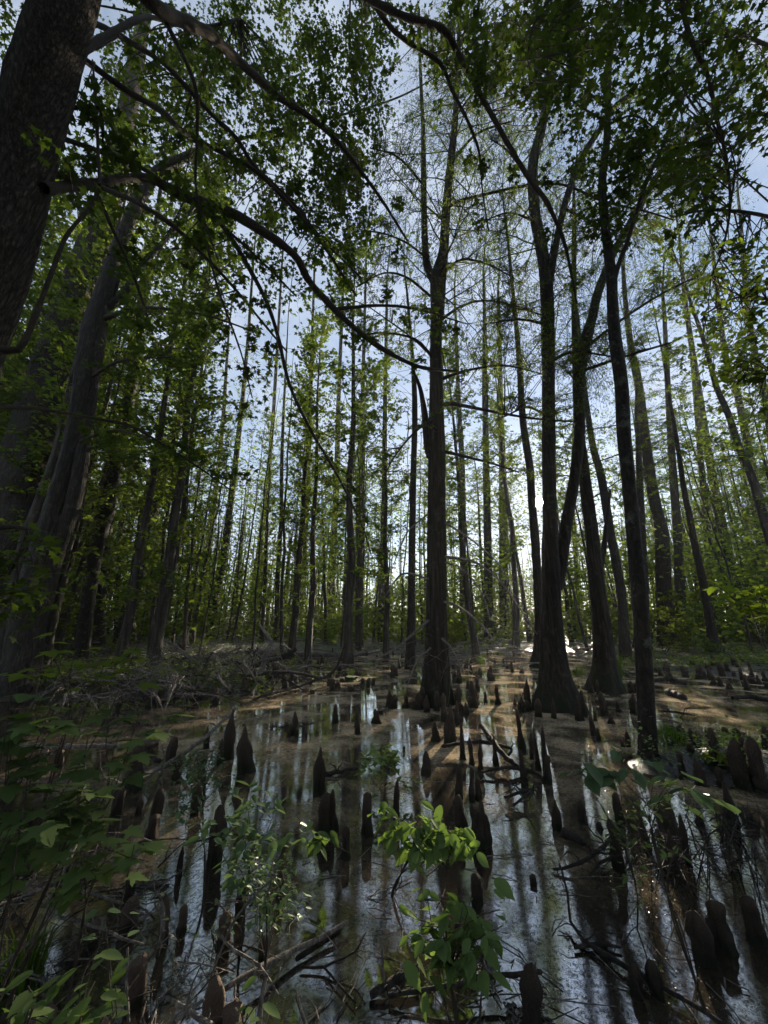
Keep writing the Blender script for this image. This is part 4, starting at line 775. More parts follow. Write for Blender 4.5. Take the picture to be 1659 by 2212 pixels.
def near_lm(px, py):
    LM = [(945, 1522, 'the central cypress foot'), (1205, 1530, 'the broad flared cypress'), (1308, 1490, 'the smaller flared cypress'), (1398, 1640, 'the mottled front trunk'), (45, 1500, 'the split double trunk'), (1560, 1650, 'the muddy bar at right'),
          (720, 1800, 'the open pool centre'), (500, 1640, 'the left pool edge'), (350, 1500, 'the brush pile at left'), (980, 2040, 'the bottom leafy sprig'), (1560, 2020, 'the bottom right corner'), (250, 2080, 'the bottom left corner'), (1200, 1700, 'the sun glint'), (250, 1700, 'the star-leaved boughs'), (950, 1810, 'the arching leafy sprig'), (420, 1900, 'the small-leaved shrub'), (720, 1570, 'the calm upper left water')]
    d = sorted((math.hypot(px-a, (py-b)*1.3), a, b, t) for a, b, t in LM)[0]
    side = 'left of' if px < d[1]-14 else ('right of' if px > d[1]+14 else 'by')
    if abs(py-d[2]) > abs(px-d[1]): side = 'in front of' if py > d[2] else 'behind'
    return side+' '+d[3]
seen = {}
krows = []
r5 = np.random.RandomState(4)
for s in KN:
    a = s.split(','); px, pb, pt, w, k = float(a[0]), float(a[1]), float(a[2]), float(a[3]), a[4]
    g = gnd(px, pb); z0 = min(0., gz(g[0], g[1])) if gz(g[0], g[1]) < 0 else gz(g[0], g[1]); 
    if z0 > .02: g = gnd(px, pb, z0); z0 = gz(g[0], g[1])
    top = at(px, pt, g[1]); h = max(top[2]-max(z0, 0), .05); wd = w*dep(px, pb, g[1])/F
    krows.append((px, pb, k, g[0], g[1], max(z0, 0.), h, wd))
# ordinals make every labelled knee findable
grp = {}
for i, q in enumerate(krows):
    key = (FLAT[q[2]][1], near_lm(q[0], q[1])); grp.setdefault(key, []).append(i)
ORD = ['first', 'second', 'third', 'fourth', 'fifth', 'sixth', 'seventh', 'eighth', 'ninth', 'tenth']
lab = {}
for (w, l), ii in grp.items():
    ii.sort(key=lambda i: krows[i][0])
    for n, i in enumerate(ii): 
        lab[i] = (f'{w} cypress knee {l}') if len(ii) == 1 else (f'{w} cypress knee {l}, '+('leftmost' if n == 0 else 'rightmost' if n == len(ii)-1 else ORD[n]+' from left'))
for i, (px, pb, k, X, Y, z0, h, wd) in enumerate(krows):
    kk = FLAT[k][0]; me = KV[kk][r5.randint(len(KV[kk]))]
    if pb > 1990 and px < 640: me = KVP[r5.randint(5)] if k != 's' else KVP[5+r5.randint(3)]
    o = link('cypress_knee', me, None, None, (X, Y, z0)); sx = wd/(1.0 if kk in ('pointed', 'blunt', 'stub') else 1.25)
    o.scale = (sx, sx, h); o.rotation_euler = (r5.randn()*.04, r5.randn()*.05, r5.rand()*6.28); tag(o, lab[i], 'cypress knee', 'cypress knees standing in the pool')
for cx, cy, txt, n, r0, r1 in [(bJ[0], bJ[1], 'ringing the foot of the central cypress', 16, .5, 1.15), (bK[0], bK[1], 'round the broad flared cypress', 8, .75, 1.3), (bL[0], bL[1], 'round the smaller flared cypress', 6, .6, 1.2)]:
    for q in range(n):
        a = -PI*rs.rand() if q < n*.7 else rs.rand()*6.28; d_ = r0+(r1-r0)*rs.rand(); k = ['pointed', 'blunt', 'cluster'][q % 3]; hh = .14+.34*rs.rand(); ww = .09+.08*rs.rand()
        o = link('cypress_knee', KV[k][q % 4], None, None, (cx+math.cos(a)*d_, cy+math.sin(a)*d_, 0)); o.scale = (ww, ww, hh); o.rotation_euler = (0, 0, rs.rand()*6); fam = {'pointed': 'pointed', 'blunt': 'round-topped', 'cluster': 'clustered'}[k]
        tag(o, f'small {fam} cypress knee, one of those {txt}', 'cypress knee', f'small {fam} knees {txt}')
# the many small ones on the flats
zones = [([(300, 1440), (620, 1400), (900, 1400), (900, 1465), (600, 1500), (330, 1520)], 78, 'on the shadowed flat behind the brush'), ([(960, 1415), (1150, 1405), (1160, 1450), (980, 1480)], 22, 'in the sunlit water behind the central cypress'),
         ([(1410, 1430), (1659, 1430), (1659, 1500), (1420, 1478)], 44, 'on the far right mudflat behind the mottled trunk'), ([(560, 1480), (890, 1440), (890, 1490), (760, 1500), (600, 1530)], 16, 'along the muddy shore left of the central cypress'), ([(1420, 1590), (1659, 1575), (1659, 1700), (1500, 1690)], 16, 'scattered on the near muddy bar at right')]
for poly, n, txt in zones:
    x0, x1 = min(p[0] for p in poly), max(p[0] for p in poly); y0, y1 = min(p[1] for p in poly), max(p[1] for p in poly); c = 0
    while c < n:
        px, py = x0+(x1-x0)*r5.rand(), y0+(y1-y0)*r5.rand()
        if not inpoly(np.array([px]), np.array([py]), poly)[0]: continue
        g = gnd(px, py); z = max(gz(g[0], g[1]), 0); g = gnd(px, py, z); c += 1
        k = ['pointed', 'blunt', 'stub', 'double'][r5.choice(4, p=[.5, .27, .13, .1])]; h = (.2+.36*r5.rand()**2) if k != 'stub' else .13; w = .10+.1*r5.rand()
        o = link('cypress_knee', KV[k][r5.randint(len(KV[k]))], None, None, (g[0], g[1], max(gz(g[0], g[1]), 0)-.01)); o.scale = (w, w, h); o.rotation_euler[2] = r5.rand()*6
        fam = {'pointed': 'pointed', 'blunt': 'round-topped', 'stub': 'stubby', 'double': 'two-peaked'}[k]
        tag(o, f'small dark {fam} cypress knee {txt}', 'cypress knee', f'small {fam} knees {txt}')
# ============================================================ fallen branches and brush
def dead(pts, label, mat='dead', z=None, twigs=6, tl=.4, name='fallen_branch', group=None, sides=8):
    """pts: (px,py,width px, height above ground/water)"""
    out = []
    lows = [(i, q) for i, q in enumerate(pts) if q[3] <= .3] or [min(enumerate(pts), key=lambda e: e[1][3])]
    for i, (px, py, w, h) in enumerate(pts):
        if h > .3:
            j, q = min(lows, key=lambda e: abs(e[0]-i)); g = at(px, py, min(gnd(q[0], q[1], min(q[3], .6))[1]+.15*(j-i), 40)); h = g[2]
        else: g = gnd(px, py, h)
        out.append([g[0], g[1], h, w/2*dep(px, py, g[1])/F])
    P = crom(out, .06); P[:, :3] += rs.randn(len(P), 3)*P[:, 3:4]*.14; base = P[0, :3].copy()
    mb = MB(); tube(mb, P[:, :3]-base, P[:, 3], sides, .14)
    o = link(name, mb.mesh(name), M[mat], None, base); tag(o, label, 'branch', group)
    if twigs:
        tb = MB()
        for k in range(twigs):
            i = rs.randint(1, len(P)-1); d = rs.randn(3); d[2] = abs(d[2])*.6
            Q = curve(P[i, :3]-base, d, tl*(.5+rs.rand()), .3, .35, 7); r = min(P[i, 3]*.55, .012); tube(tb, Q, np.linspace(r, .0018, len(Q)), 4)
            R = curve(Q[3], rs.randn(3), tl*.5, .3, .35, 5); tube(tb, R, np.linspace(r*.6, .0014, len(R)), 4)
        link('twig', tb.mesh('twig'), M[mat], o)
    return o
dead([(330, 1370, 5, .55), (365, 1388, 6, .5), (400, 1412, 7, .35), (430, 1440, 7, .2), (441, 1453, 5, .1)], 'pale barkless arched branch on top of the brush pile', twigs=5, tl=.5)
dead([(560, 1350, 5, .9), (585, 1385, 8, .6), (575, 1410, 12, .4), (565, 1450, 9, .2), (545, 1500, 7, 0.02)], 'twisted pale upright snag with peeling shreds left of centre', twigs=8, tl=.5, name='dead_snag')
dead([(640, 1402, 9, .5), (610, 1420, 12, .42), (580, 1424, 13, .38), (545, 1440, 8, .3), (500, 1425, 6, .35)], 'dark forked limb resting across the twisted pale snag', mat='deaddark', twigs=6, tl=.6)
dead([(745, 1395, 4, .5), (720, 1450, 6, .3), (650, 1480, 7, .12), (580, 1500, 6, .1), (545, 1512, 4, .0)], 'long curved dark bough sweeping from the flat to the shore', mat='deaddark', twigs=8, tl=.5)
dead([(590, 1425, 5, .3), (640, 1462, 6, .12), (665, 1475, 5, .05)], 'short pale crooked stick right of the twisted snag', twigs=3, tl=.3)
dead([(820, 1408, 7, .12), (700, 1415, 9, .15), (560, 1408, 9, .18), (470, 1412, 9, .2)], 'long straight log lying behind the twisted snag', twigs=5, tl=.5, name='fallen_log')
dead([(195, 1432, 5, .5), (180, 1470, 8, .25), (140, 1518, 9, .05)], 'pale leaning stick between the double trunk and brush pile', twigs=4, tl=.4)
dead([(510, 1530, 5, .25), (440, 1595, 8, .3), (360, 1650, 9, .32), (300, 1680, 9, .3), (245, 1700, 8, .25), (200, 1745, 6, .2)], 'long dark diagonal bough slanting over the left pool', mat='dead', twigs=7, tl=.35)
dead([(0, 1612, 8, .2), (110, 1612, 10, .2), (200, 1612, 9, .2), (265, 1612, 7, .15)], 'level grey branch lying across the left shallows', twigs=6, tl=.4)
dead([(295, 1622, 8, .1), (345, 1644, 9, .02)], 'short thick grey stick behind the diagonal bough', mat='deaddark', twigs=0)
dead([(704, 1672, 10, .03), (770, 1660, 7, .05)], 'dark broken stick floating beside the tall pointed knee', mat='deaddark', twigs=3, tl=.12)
dead([(1042, 1568, 12, .3), (1070, 1610, 12, .2), (1110, 1650, 10, .1), (1135, 1665, 7, .02)], 'slanting dark limb leaning in the water left of the sun glint', mat='deaddark', twigs=4, tl=.25)
dead([(955, 1612, 7, .12), (1010, 1604, 8, .15), (1060, 1606, 8, .16), (1105, 1618, 6, .12), (1090, 1640, 5, .02)], 'hooked dark branch crossing in front of the clustered knees', mat='deaddark', twigs=5, tl=.2)
dead([(1040, 1668, 5, .05), (1090, 1658, 7, .08), (1140, 1664, 8, .05), (1190, 1690, 5, .0)], 'low dark branch lying below the slanting limb', mat='deaddark', twigs=6, tl=.25)
dead([(1090, 1722, 6, .08), (1150, 1706, 8, .12), (1110, 1740, 5, .03)], 'bent dark twig left of the round-topped knee by the glint', mat='deaddark', twigs=6, tl=.25)
dead([(1214, 1798, 22, .02), (1240, 1806, 20, .03), (1268, 1826, 10, .0)], 'stubby black root lying right of a knee below the sun glint', mat='deaddark', twigs=0)
dead([(1195, 1878, 5, .02), (1240, 1868, 7, .05), (1290, 1840, 8, .08), (1330, 1800, 7, .12)], 'long dark arm-like branch reaching left from the brush at right', mat='deaddark', twigs=5, tl=.25)
dead([(1272, 1892, 5, .02), (1300, 1862, 6, .06), (1340, 1845, 6, .12)], 'small forked stick under the arm-like branch', mat='deaddark', twigs=3, tl=.2)
dead([(1207, 1860, 3, .2), (1226, 1930, 5, .12), (1232, 1990, 6, .05), (1262, 2030, 9, .03), (1330, 2075, 10, .03), (1400, 2115, 10, .04), (1480, 2160, 10, .04), (1560, 2210, 9, .05)], 'long crooked branch running diagonally to the bottom right corner', mat='deaddark', twigs=5, tl=.2)
dead([(1240, 2046, 7, .02), (1300, 2038, 8, .02), (1340, 2046, 5, .02)], 'short flat stick crossing the long crooked branch', mat='deaddark', twigs=2, tl=.1)
dead([(752, 1990, 7, .05), (700, 2022, 9, .04), (640, 2048, 11, .05), (580, 2085, 13, .06), (510, 2120, 12, .07), (480, 2140, 9, .07)], 'long straight bare pole lying across the bottom left of the pool', twigs=2, tl=.2)
dead([(735, 2005, 8, .01), (690, 2038, 10, .0), (640, 2070, 10, .0)], 'dark sunken pole parallel to the long bare pole', mat='deaddark', twigs=1, tl=.1)
dead([(800, 2148, 14, .02), (850, 2120, 16, .04), (903, 2095, 14, .06)], 'short thick dark log under the big leafy sprig', mat='deaddark', twigs=2, tl=.15)
dead([(840, 2152, 8, .03), (900, 2140, 9, .05), (970, 2130, 8, .07), (1060, 2110, 9, .08), (1170, 2100, 8, .1)], 'bent branch passing from the dark log to the bottom right', mat='deaddark', twigs=4, tl=.25)
dead([(826, 2038, 5, .12), (827, 2080, 5, .08), (830, 2130, 5, .04), (836, 2158, 4, .0)], 'single thin upright reed-like stick with pale tip at bottom centre', twigs=0)
dead([(790, 2015, 2, .15), (770, 2055, 4, .08), (720, 2080, 5, .04), (700, 2090, 5, .02), (650, 2088, 5, .02)], 'thin curved wiry twig in the bottom centre water', mat='deaddark', twigs=2, tl=.15)
dead([(700, 2090, 5, .02), (730, 2125, 5, .02), (768, 2167, 4, .02)], 'thin dark twig angling down from the wiry twig', mat='deaddark', twigs=1, tl=.1)
dead([(166, 1820, 6, .7), (145, 1870, 8, .55), (118, 1950, 9, .4), (108, 1980, 9, .35), (60, 2040, 6, .3), (0, 2085, 5, .25)], 'pale forked lichen-covered branch hanging at the lower left', twigs=8, tl=.45)
dead([(108, 1976, 6, .35), (190, 1996, 6, .32), (270, 2028, 5, .3), (310, 2040, 4, .28)], 'straight thin stick crossing two round knees at lower left', twigs=2, tl=.2)
dead([(130, 1915, 6, .4), (190, 1928, 6, .38), (265, 1952, 5, .35)], 'thin pale stick reaching the round knee at lower left', twigs=2, tl=.2)
dead([(0, 1955, 7, .3), (70, 1930, 7, .3), (135, 1895, 5, .32)], 'straight bare stick from the left edge at lower left', twigs=3, tl=.25)
dead([(275, 2047, 5, .25), (273, 2120, 6, .15), (277, 2210, 7, .05)], 'upright cut stick standing before the fat round knee', twigs=0)
dead([(362, 2155, 6, .3), (400, 2180, 9, .26), (460, 2215, 10, .2)], 'mossy pale stick crossing at the bottom edge, upper of two', twigs=3, tl=.12)
dead([(370, 2212, 8, .15), (420, 2175, 8, .2), (440, 2160, 5, .22)], 'pale stick crossing at the bottom edge, lower of two', twigs=1, tl=.12)
dead([(466, 2010, 5, .3), (500, 2050, 6, .25), (560, 2085, 6, .2), (600, 2150, 5, .15)], 'thin forked twig crossing the end of the long bare pole', twigs=3, tl=.2)
dead([(452, 2120, 4, .3), (500, 2000, 5, .45), (560, 1925, 4, .6), (600, 1890, 3, .65)], 'long thin bare rod slanting up to the right at lower left', twigs=0)
dead([(345, 1935, 5, .6), (352, 1975, 9, .4), (344, 2040, 7, .2), (320, 2075, 5, .1)], 'gnarled pale rootlet hanging in loops beside the slim knee', twigs=8, tl=.25)
dead([(575, 2110, 8, .22), (565, 2160, 9, .14), (560, 2225, 9, .06)], 'short brown stick at the bottom edge left of centre', twigs=1, tl=.1)
dead([(1400, 1470, 8, .05), (1450, 1468, 10, .06), (1480, 1478, 6, .03)], 'dark rotten log on the right mudflat, nearest the mottled trunk', mat='deaddark', twigs=3, tl=.3)
dead([(1445, 1495, 16, .05), (1476, 1507, 16, .05)], 'dark hump-shaped log on the sunlit right mudflat', mat='deaddark', twigs=1, tl=.2)
dead([(1582, 1508, 8, .05), (1620, 1505, 10, .08), (1659, 1512, 8, .05)], 'dark log at the right edge of the mudflat', mat='deaddark', twigs=4, tl=.5)
dead([(1425, 1535, 4, .05), (1470, 1540, 5, .1), (1500, 1545, 3, .03)], 'spiky twig fallen on the tan sunlit mud at right', mat='deaddark', twigs=7, tl=.35)
r6 = np.random.RandomState(9); keep = rs; rs = r6
for i in range(125):                   # the brush pile: stick upon stick
    px, py = 130+r6.rand()*480, 1385+r6.rand()*115
    if py > 1470 and px > 420: py -= 60
    L = 40+r6.rand()*110; a = r6.rand()*PI-PI/2*.2; h = .05+.5*r6.rand()
    q = [(px, py, 2.5+3*r6.rand(), h), (px+L*.5*math.cos(a), py+L*.18*math.sin(a)-6*r6.rand(), 3+2*r6.rand(), h+.15*r6.rand()), (px+L*math.cos(a), py+L*.4*math.sin(a), 1.5, max(.03, h-.2*r6.rand()))]
    pos = 'left' if px < 290 else ('middle' if px < 450 else 'right')
    dead(q, f'one bare interlaced stick in the {pos} part of the brush pile', mat='dead' if r6.rand() < .65 else 'deaddark', twigs=5, tl=1.0, name='brush_stick', group=f'bare sticks in the {pos} part of the brush pile', sides=5)
for i in range(44):                   # brush on the right around the thin trunk
    px, py = 1330+r6.rand()*300, 1730+r6.rand()*140; L = 30+r6.rand()*90; a = r6.rand()*2*PI; h = .05+.3*r6.rand()
    q = [(px, py, 2+2*r6.rand(), .02), (px+L*.5*math.cos(a), py+L*.3*math.sin(a), 2.5, h), (px+L*math.cos(a), py+L*.6*math.sin(a), 1.2, h+.1)]
    dead(q, 'one thin black twig in the tangle over the water around the mottled front trunk', mat='deaddark', twigs=3, tl=.35, name='brush_stick', group='thin twigs tangled around the mottled front trunk', sides=5)
for i in range(34):
    px, py = 20+r6.rand()*560, 1800+r6.rand()*380; L = 60+r6.rand()*150; a = r6.rand()*PI*2; h = .05+.22*r6.rand()
    q = [(px, py, 2+2.5*r6.rand(), h), (px+L*.5*math.cos(a), py+L*.25*math.sin(a)-8, 2.5, min(.29, h+.05)), (px+L*math.cos(a), py+L*.5*math.sin(a), 1.3, h*.5)]
    dead(q, 'one thin wiry twig among many over the dark lower left mud', mat='dead' if r6.rand() < .4 else 'deaddark', twigs=2, tl=.22, name='brush_stick', group='thin wiry twigs over the dark lower left mud', sides=5)
for i in range(70):                   # far flats
    px, py = 560+r6.rand()*700, 1385+r6.rand()*60
    if 1130 < px: py = 1400+r6.rand()*20
    L = 40+r6.rand()*90; a = (r6.rand()-.5)*.8; h = .05+.5*r6.rand(); sd = 'left' if px < 940 else 'right'
    q = [(px, py, 2+2*r6.rand(), h), (px+L*.5, py-8*r6.rand(), 2.5, h+.3), (px+L, py+L*.4*a, 1.2, .1)]
    dead(q, f'one bare brush stick in the far shallows {sd} of the central cypress', mat='dead', twigs=3, tl=.9, name='brush_stick', group=f'bare sticks in the far shallows {sd} of the central cypress', sides=5)
rs = keep
# ============================================================ foreground plants
def plant(name, label, base, stems, mat, tm, size, nl, per=2, spread=.45, droop=.2, jit=.03, fold=.25, r=.004, cat='plant', curl=.3, tw=1.):
    """base world point; stems: list of world polylines (tips carry the leaves)"""
    root = thing(name, base, label, cat); C = Crown()
    for P in stems:
        P = crom(P, .05); tube(C.br, P, np.linspace(r, r*.4, len(P)), 5)
        for k in range(per):
            i = rs.randint(min(int(len(P)*.86), len(P)-2), len(P)-1); Q = curve(P[i], np.append(rs.randn(2), .1), (.12+.14*rs.rand())*tw, .3, .2, 5); tube(C.br, Q, np.linspace(r*.5, r*.25, len(Q)), 4); C.leafy(Q[1:], nl, jit)
        C.leafy(P[-max(3, len(P)//6):], nl, jit)
    for v in C.br.v: v -= np.asarray(base, np.float32)
    link('stem', C.br.mesh('stem'), M['branch'], root); mb = MB(); leaf_faces(mb, np.vstack(C.lf)-base, size, tm, spread, droop, curl=curl, fold=fold); link('leaves', mb.mesh('leaves', False), M[mat], root); return root
def sprig(name, label, bpx, bpy, Yb, tips, mat, tm, size, nl, **k):
    g = at(bpx, bpy, Yb); z = gz(g[0], g[1]); b = np.array([g[0], g[1], max(z, -.05)]); st = []
    TP = [at(*q) for q in tips]; cen = sum(TP)/len(TP); m1 = b+(cen-b)*.4+rs.randn(3)*.02; m2 = b+(cen-b)*.72+rs.randn(3)*.03+[0, 0, .03]
    for t in TP:
        j = (m2+t)/2+rs.randn(3)*.02+[0, 0, .04]; st.append([b, m1, m2, j, t] if rs.rand() < .7 else [b, m1, (m1+t)/2+rs.randn(3)*.03, t])
    return plant(name, label, b, st, mat, tm, size, nl, **k)
# maple boughs at left (layered star leaves)
for lab, b, tips in [
    ('layered star-leaved bough nearest the left edge, above the level grey branch', (-60, 1760, 1.9), [(30, 1470, 2.0), (120, 1500, 2.1), (160, 1530, 2.2), (60, 1560, 2.1), (20, 1600, 2.0), (100, 1590, 2.2)]),
    ('star-leaved bough reaching furthest right over the left shallows', (60, 1800, 2.2), [(240, 1530, 2.6), (300, 1545, 2.7), (400, 1535, 2.8), (330, 1570, 2.6), (260, 1580, 2.5), (190, 1590, 2.4)]),
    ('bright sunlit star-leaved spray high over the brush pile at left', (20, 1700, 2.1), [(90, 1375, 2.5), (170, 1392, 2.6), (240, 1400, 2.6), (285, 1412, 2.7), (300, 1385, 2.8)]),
    ('drooping star-leaved bough over the lower left knees', (10, 1980, 1.8), [(60, 1680, 2.0), (110, 1720, 2.0), (170, 1700, 2.1), (210, 1740, 2.1), (150, 1770, 2.0), (230, 1690, 2.2), (200, 1655, 2.2)]),
    ('dense big star-leaved cluster at the left edge, lowest of the boughs', (-60, 1960, 2.0), [(20, 1790, 2.2), (60, 1800, 2.2), (100, 1780, 2.2), (70, 1830, 2.1), (10, 1840, 2.1)]),
    ('small star-leaved shoot with few leaves above the fat round knee', (150, 1990, 2.0), [(180, 1860, 2.0), (290, 1825, 2.1), (250, 1790, 2.1), (190, 1800, 2.0)])]:
    sprig('maple_sapling', lab, b[0], b[1], b[2], tips, 'sap' if 'bright' not in lab else 'mapleb', MAPLEBIG, .098, 3, per=1, spread=.22, droop=.08, jit=.035, fold=.1, r=.005, cat='sapling')
sprig('leafy_shrub', 'bluish oval-leaved shrub standing between the left knees and the pool', 520, 2010, 2.7, [(545, 1690, 2.9), (520, 1720, 2.9), (480, 1760, 2.8), (450, 1770, 2.7), (560, 1760, 2.9), (600, 1785, 2.9), (640, 1790, 3.0), (500, 1850, 2.7), (500, 1800, 2.7)], 'sapblue', OVAL, .085, 4, per=2, jit=.03, cat='shrub')
sprig('leafy_shrub', 'small-leaved twiggy shrub behind the bluish oval-leaved one', 440, 1960, 3.2, [(430, 1610, 3.6), (400, 1640, 3.5), (460, 1640, 3.6), (480, 1670, 3.6), (440, 1690, 3.5), (390, 1690, 3.4), (470, 1600, 3.7), (380, 1740, 3.3)], 'sapblue', OVAL, .036, 10, per=4, jit=.04, cat='shrub')
sprig('leafy_shrub', 'small-leaved twiggy shrub below the bluish oval-leaved one', 560, 2090, 2.4, [(590, 1860, 2.6), (560, 1880, 2.6), (520, 1890, 2.5), (610, 1900, 2.6), (580, 1930, 2.5), (540, 1840, 2.6), (620, 1870, 2.7), (560, 1960, 2.4)], 'sapblue', OVAL, .034, 9, per=4, jit=.04, cat='shrub')
sprig('leafy_sapling', 'slim three-stemmed sapling with small leaves beside a mossy knee', 825, 1760, 4.6, [(800, 1620, 4.9), (840, 1610, 4.9), (820, 1635, 4.9), (790, 1630, 4.9), (870, 1650, 4.9), (890, 1680, 4.8), (850, 1620, 5.0), (835, 1690, 4.8)], 'sap', PENT, .075, 7, per=2, jit=.04, cat='sapling')
sprig('leafy_sapling', 'arching broad-leaved sprig over the open water right of centre', 840, 1900, 3.35, [(820, 1760, 3.3), (860, 1770, 3.25), (900, 1775, 3.2), (940, 1765, 3.2), (960, 1790, 3.1), (900, 1815, 3.1), (950, 1825, 3.1), (1010, 1810, 3.0), (1035, 1830, 3.0), (980, 1800, 3.1), (1000, 1835, 3.0), (690, 1800, 3.4)], 'sap', TOOTH, .115, 4, per=2, tw=.8, jit=.03, spread=.6, droop=.5, cat='sapling')
sprig('leafy_sapling', 'big bright toothed-leaf sprig at bottom centre beside a round knee', 985, 2200, 1.75, [(920, 1920, 1.95), (960, 1940, 1.95), (1000, 1960, 1.9), (1040, 1985, 1.9), (1080, 1965, 1.9), (905, 2000, 1.9), (960, 2000, 1.85), (1010, 2010, 1.85), (1070, 2020, 1.85), (900, 2050, 1.85), (940, 2060, 1.8), (1020, 1930, 1.95), (980, 2030, 1.8), (1045, 2050, 1.8), (1085, 2000, 1.85)], 'sap', TOOTH, .068, 4, per=1, tw=.6, jit=.035, spread=.65, droop=.35, cat='sapling')
sprig('leafy_sapling', 'dark drooping large-leaved sprig in front of the mottled front trunk', 1480, 1960, 2.6, [(1250, 1620, 3.3), (1290, 1640, 3.2), (1330, 1660, 3.1), (1310, 1600, 3.3), (1370, 1640, 3.1), (1430, 1650, 3.0), (1480, 1670, 2.9), (1500, 1700, 2.8), (1550, 1720, 2.8), (1230, 1645, 3.3), (1450, 1700, 2.9)], 'sapblue', TOOTH, .13, 2, per=1, jit=.03, spread=.4, droop=.3, cat='sapling')
sprig('leafy_sapling', 'thin pale-leaved seedling in the twigs right of the sun glint', 1370, 1990, 3.0, [(1340, 1700, 3.3), (1400, 1720, 3.3), (1360, 1760, 3.2), (1310, 1830, 3.1), (1460, 1850, 3.0), (1350, 1880, 3.0)], 'sap', OVAL, .05, 4, per=3, cat='sapling')
sprig('leafy_sapling', 'yellow sunlit leaf rosette on the muddy bar at right', 1545, 1665, 5.6, [(1535, 1625, 5.6), (1550, 1620, 5.6), (1560, 1632, 5.5), (1545, 1640, 5.5), (1600, 1640, 5.5)], 'mapleb', OVAL, .14, 4, per=1, jit=.02, cat='plant')
sprig('leafy_sapling', 'tall toothed-leaf nettle-like plant at the bottom left', 190, 2260, 1.35, [(205, 2120, 1.4), (235, 2100, 1.42), (185, 2140, 1.36), (160, 2170, 1.34), (215, 2160, 1.36), (250, 2130, 1.42)], 'sap', TOOTH, .06, 3, per=1, tw=.6, cat='plant')
sprig('leafy_sapling', 'reddish-stemmed leafy seedling in the bottom left corner', 40, 2300, 1.2, [(30, 2150, 1.25), (60, 2130, 1.25), (75, 2170, 1.22), (10, 2190, 1.2), (90, 2150, 1.25)], 'sap', TOOTH, .05, 3, per=1, tw=.6, cat='plant')
sprig('leafy_sapling', 'tiny three-leaved seedling between two round knees at lower left', 225, 2010, 1.95, [(232, 1970, 1.95), (225, 1978, 1.95)], 'sapblue', OVAL, .045, 2, per=1, cat='plant')
sprig('leafy_sapling', 'small fresh green seedling on the bottom edge beside the rusty knee', 545, 2280, 1.35, [(535, 2190, 1.36), (550, 2175, 1.36), (520, 2185, 1.36)], 'sap', OVAL, .05, 4, per=1, cat='plant')
sprig('leafy_sapling', 'airy branch of green leaves entering from the right edge below the sun', 1760, 1560, 3.0, [(1560, 1270, 4.6), (1600, 1280, 4.5), (1640, 1265, 4.4), (1590, 1255, 4.6), (1650, 1290, 4.4)], 'mapleb', MAPLEBIG, .12, 4, per=2, r=.008, cat='sapling')
def grass(label, px, py, n, h, spreadr, group=None):
    g = gnd(px, py, .0); z = max(gz(g[0], g[1]), 0.); mb = MB()
    for i in range(n):
        a = rs.rand()*6.28; q = rs.rand()*spreadr; b = np.array([math.cos(a)*q, math.sin(a)*q, -.02]); l = h*(.5+.7*rs.rand()); o = np.array([math.cos(a), math.sin(a), 0])*l*(.2+.5*rs.rand())
        s = np.array([-math.sin(a), math.cos(a), 0])*.0045; p1 = b+o*.35+[0, 0, l*.65]; p2 = b+o+[0, 0, l*.85]
        mb.add([b-s, b+s, p1+s, p1-s, p2], [(0, 1, 2, 3)]); mb.f.append(np.array([[3, 2, 4]])+mb.n-5)
    tag(link('grass_tuft', mb.mesh('grass_tuft'), M['grass'], None, (g[0], g[1], z)), label, 'grass tuft', group)
grass('bright sunlit grass tuft at the near edge of the tan mud', 1452, 1602, 150, .32, .2); grass('grass tuft against the smaller flared cypress', 1335, 1455, 170, .8, .3); grass('small grass tuft between the two flared cypresses', 1252, 1455, 80, .4, .2)
grass('grass tuft on a mossy knee at the left shore of the pool', 757, 1462, 70, .35, .12); grass('bright grass tuft growing from the stumpy knee at left', 330, 1600, 60, .22, .08); grass('fine grass clump in the bottom left corner above the seedling', 50, 2110, 140, .2, .12); grass('small sunny grass tuft behind the knees right of the central cypress', 1040, 1432, 70, .5, .2)
grass('yellow grass tuft at the base of the split double trunk', 80, 1500, 80, .4, .2); grass('thin grass at the near right bank by the right edge', 1590, 1610, 80, .3, .3)
o = mossy = MB()
def moss(label, px, py, w, h):
    g = gnd(px, py); z = max(gz(g[0], g[1]), 0); me = knee_mesh(int(px), 'stub'); me.materials.append(M['moss']); o = link('mossy_hummock', me, None, None, (g[0], g[1], z)); s = w*dep(px, py, g[1])/F; o.scale = (s, s, h); tag(o, label, 'moss hummock')
moss('round moss-topped hummock behind the slim three-stemmed sapling', 845, 1650, 20, .14); moss('dark mossy hummock carrying a grass tuft on the left shore', 757, 1470, 30, .14); moss('mossy green lump right of the pale knee below the brush pile', 388, 1522, 16, .1)
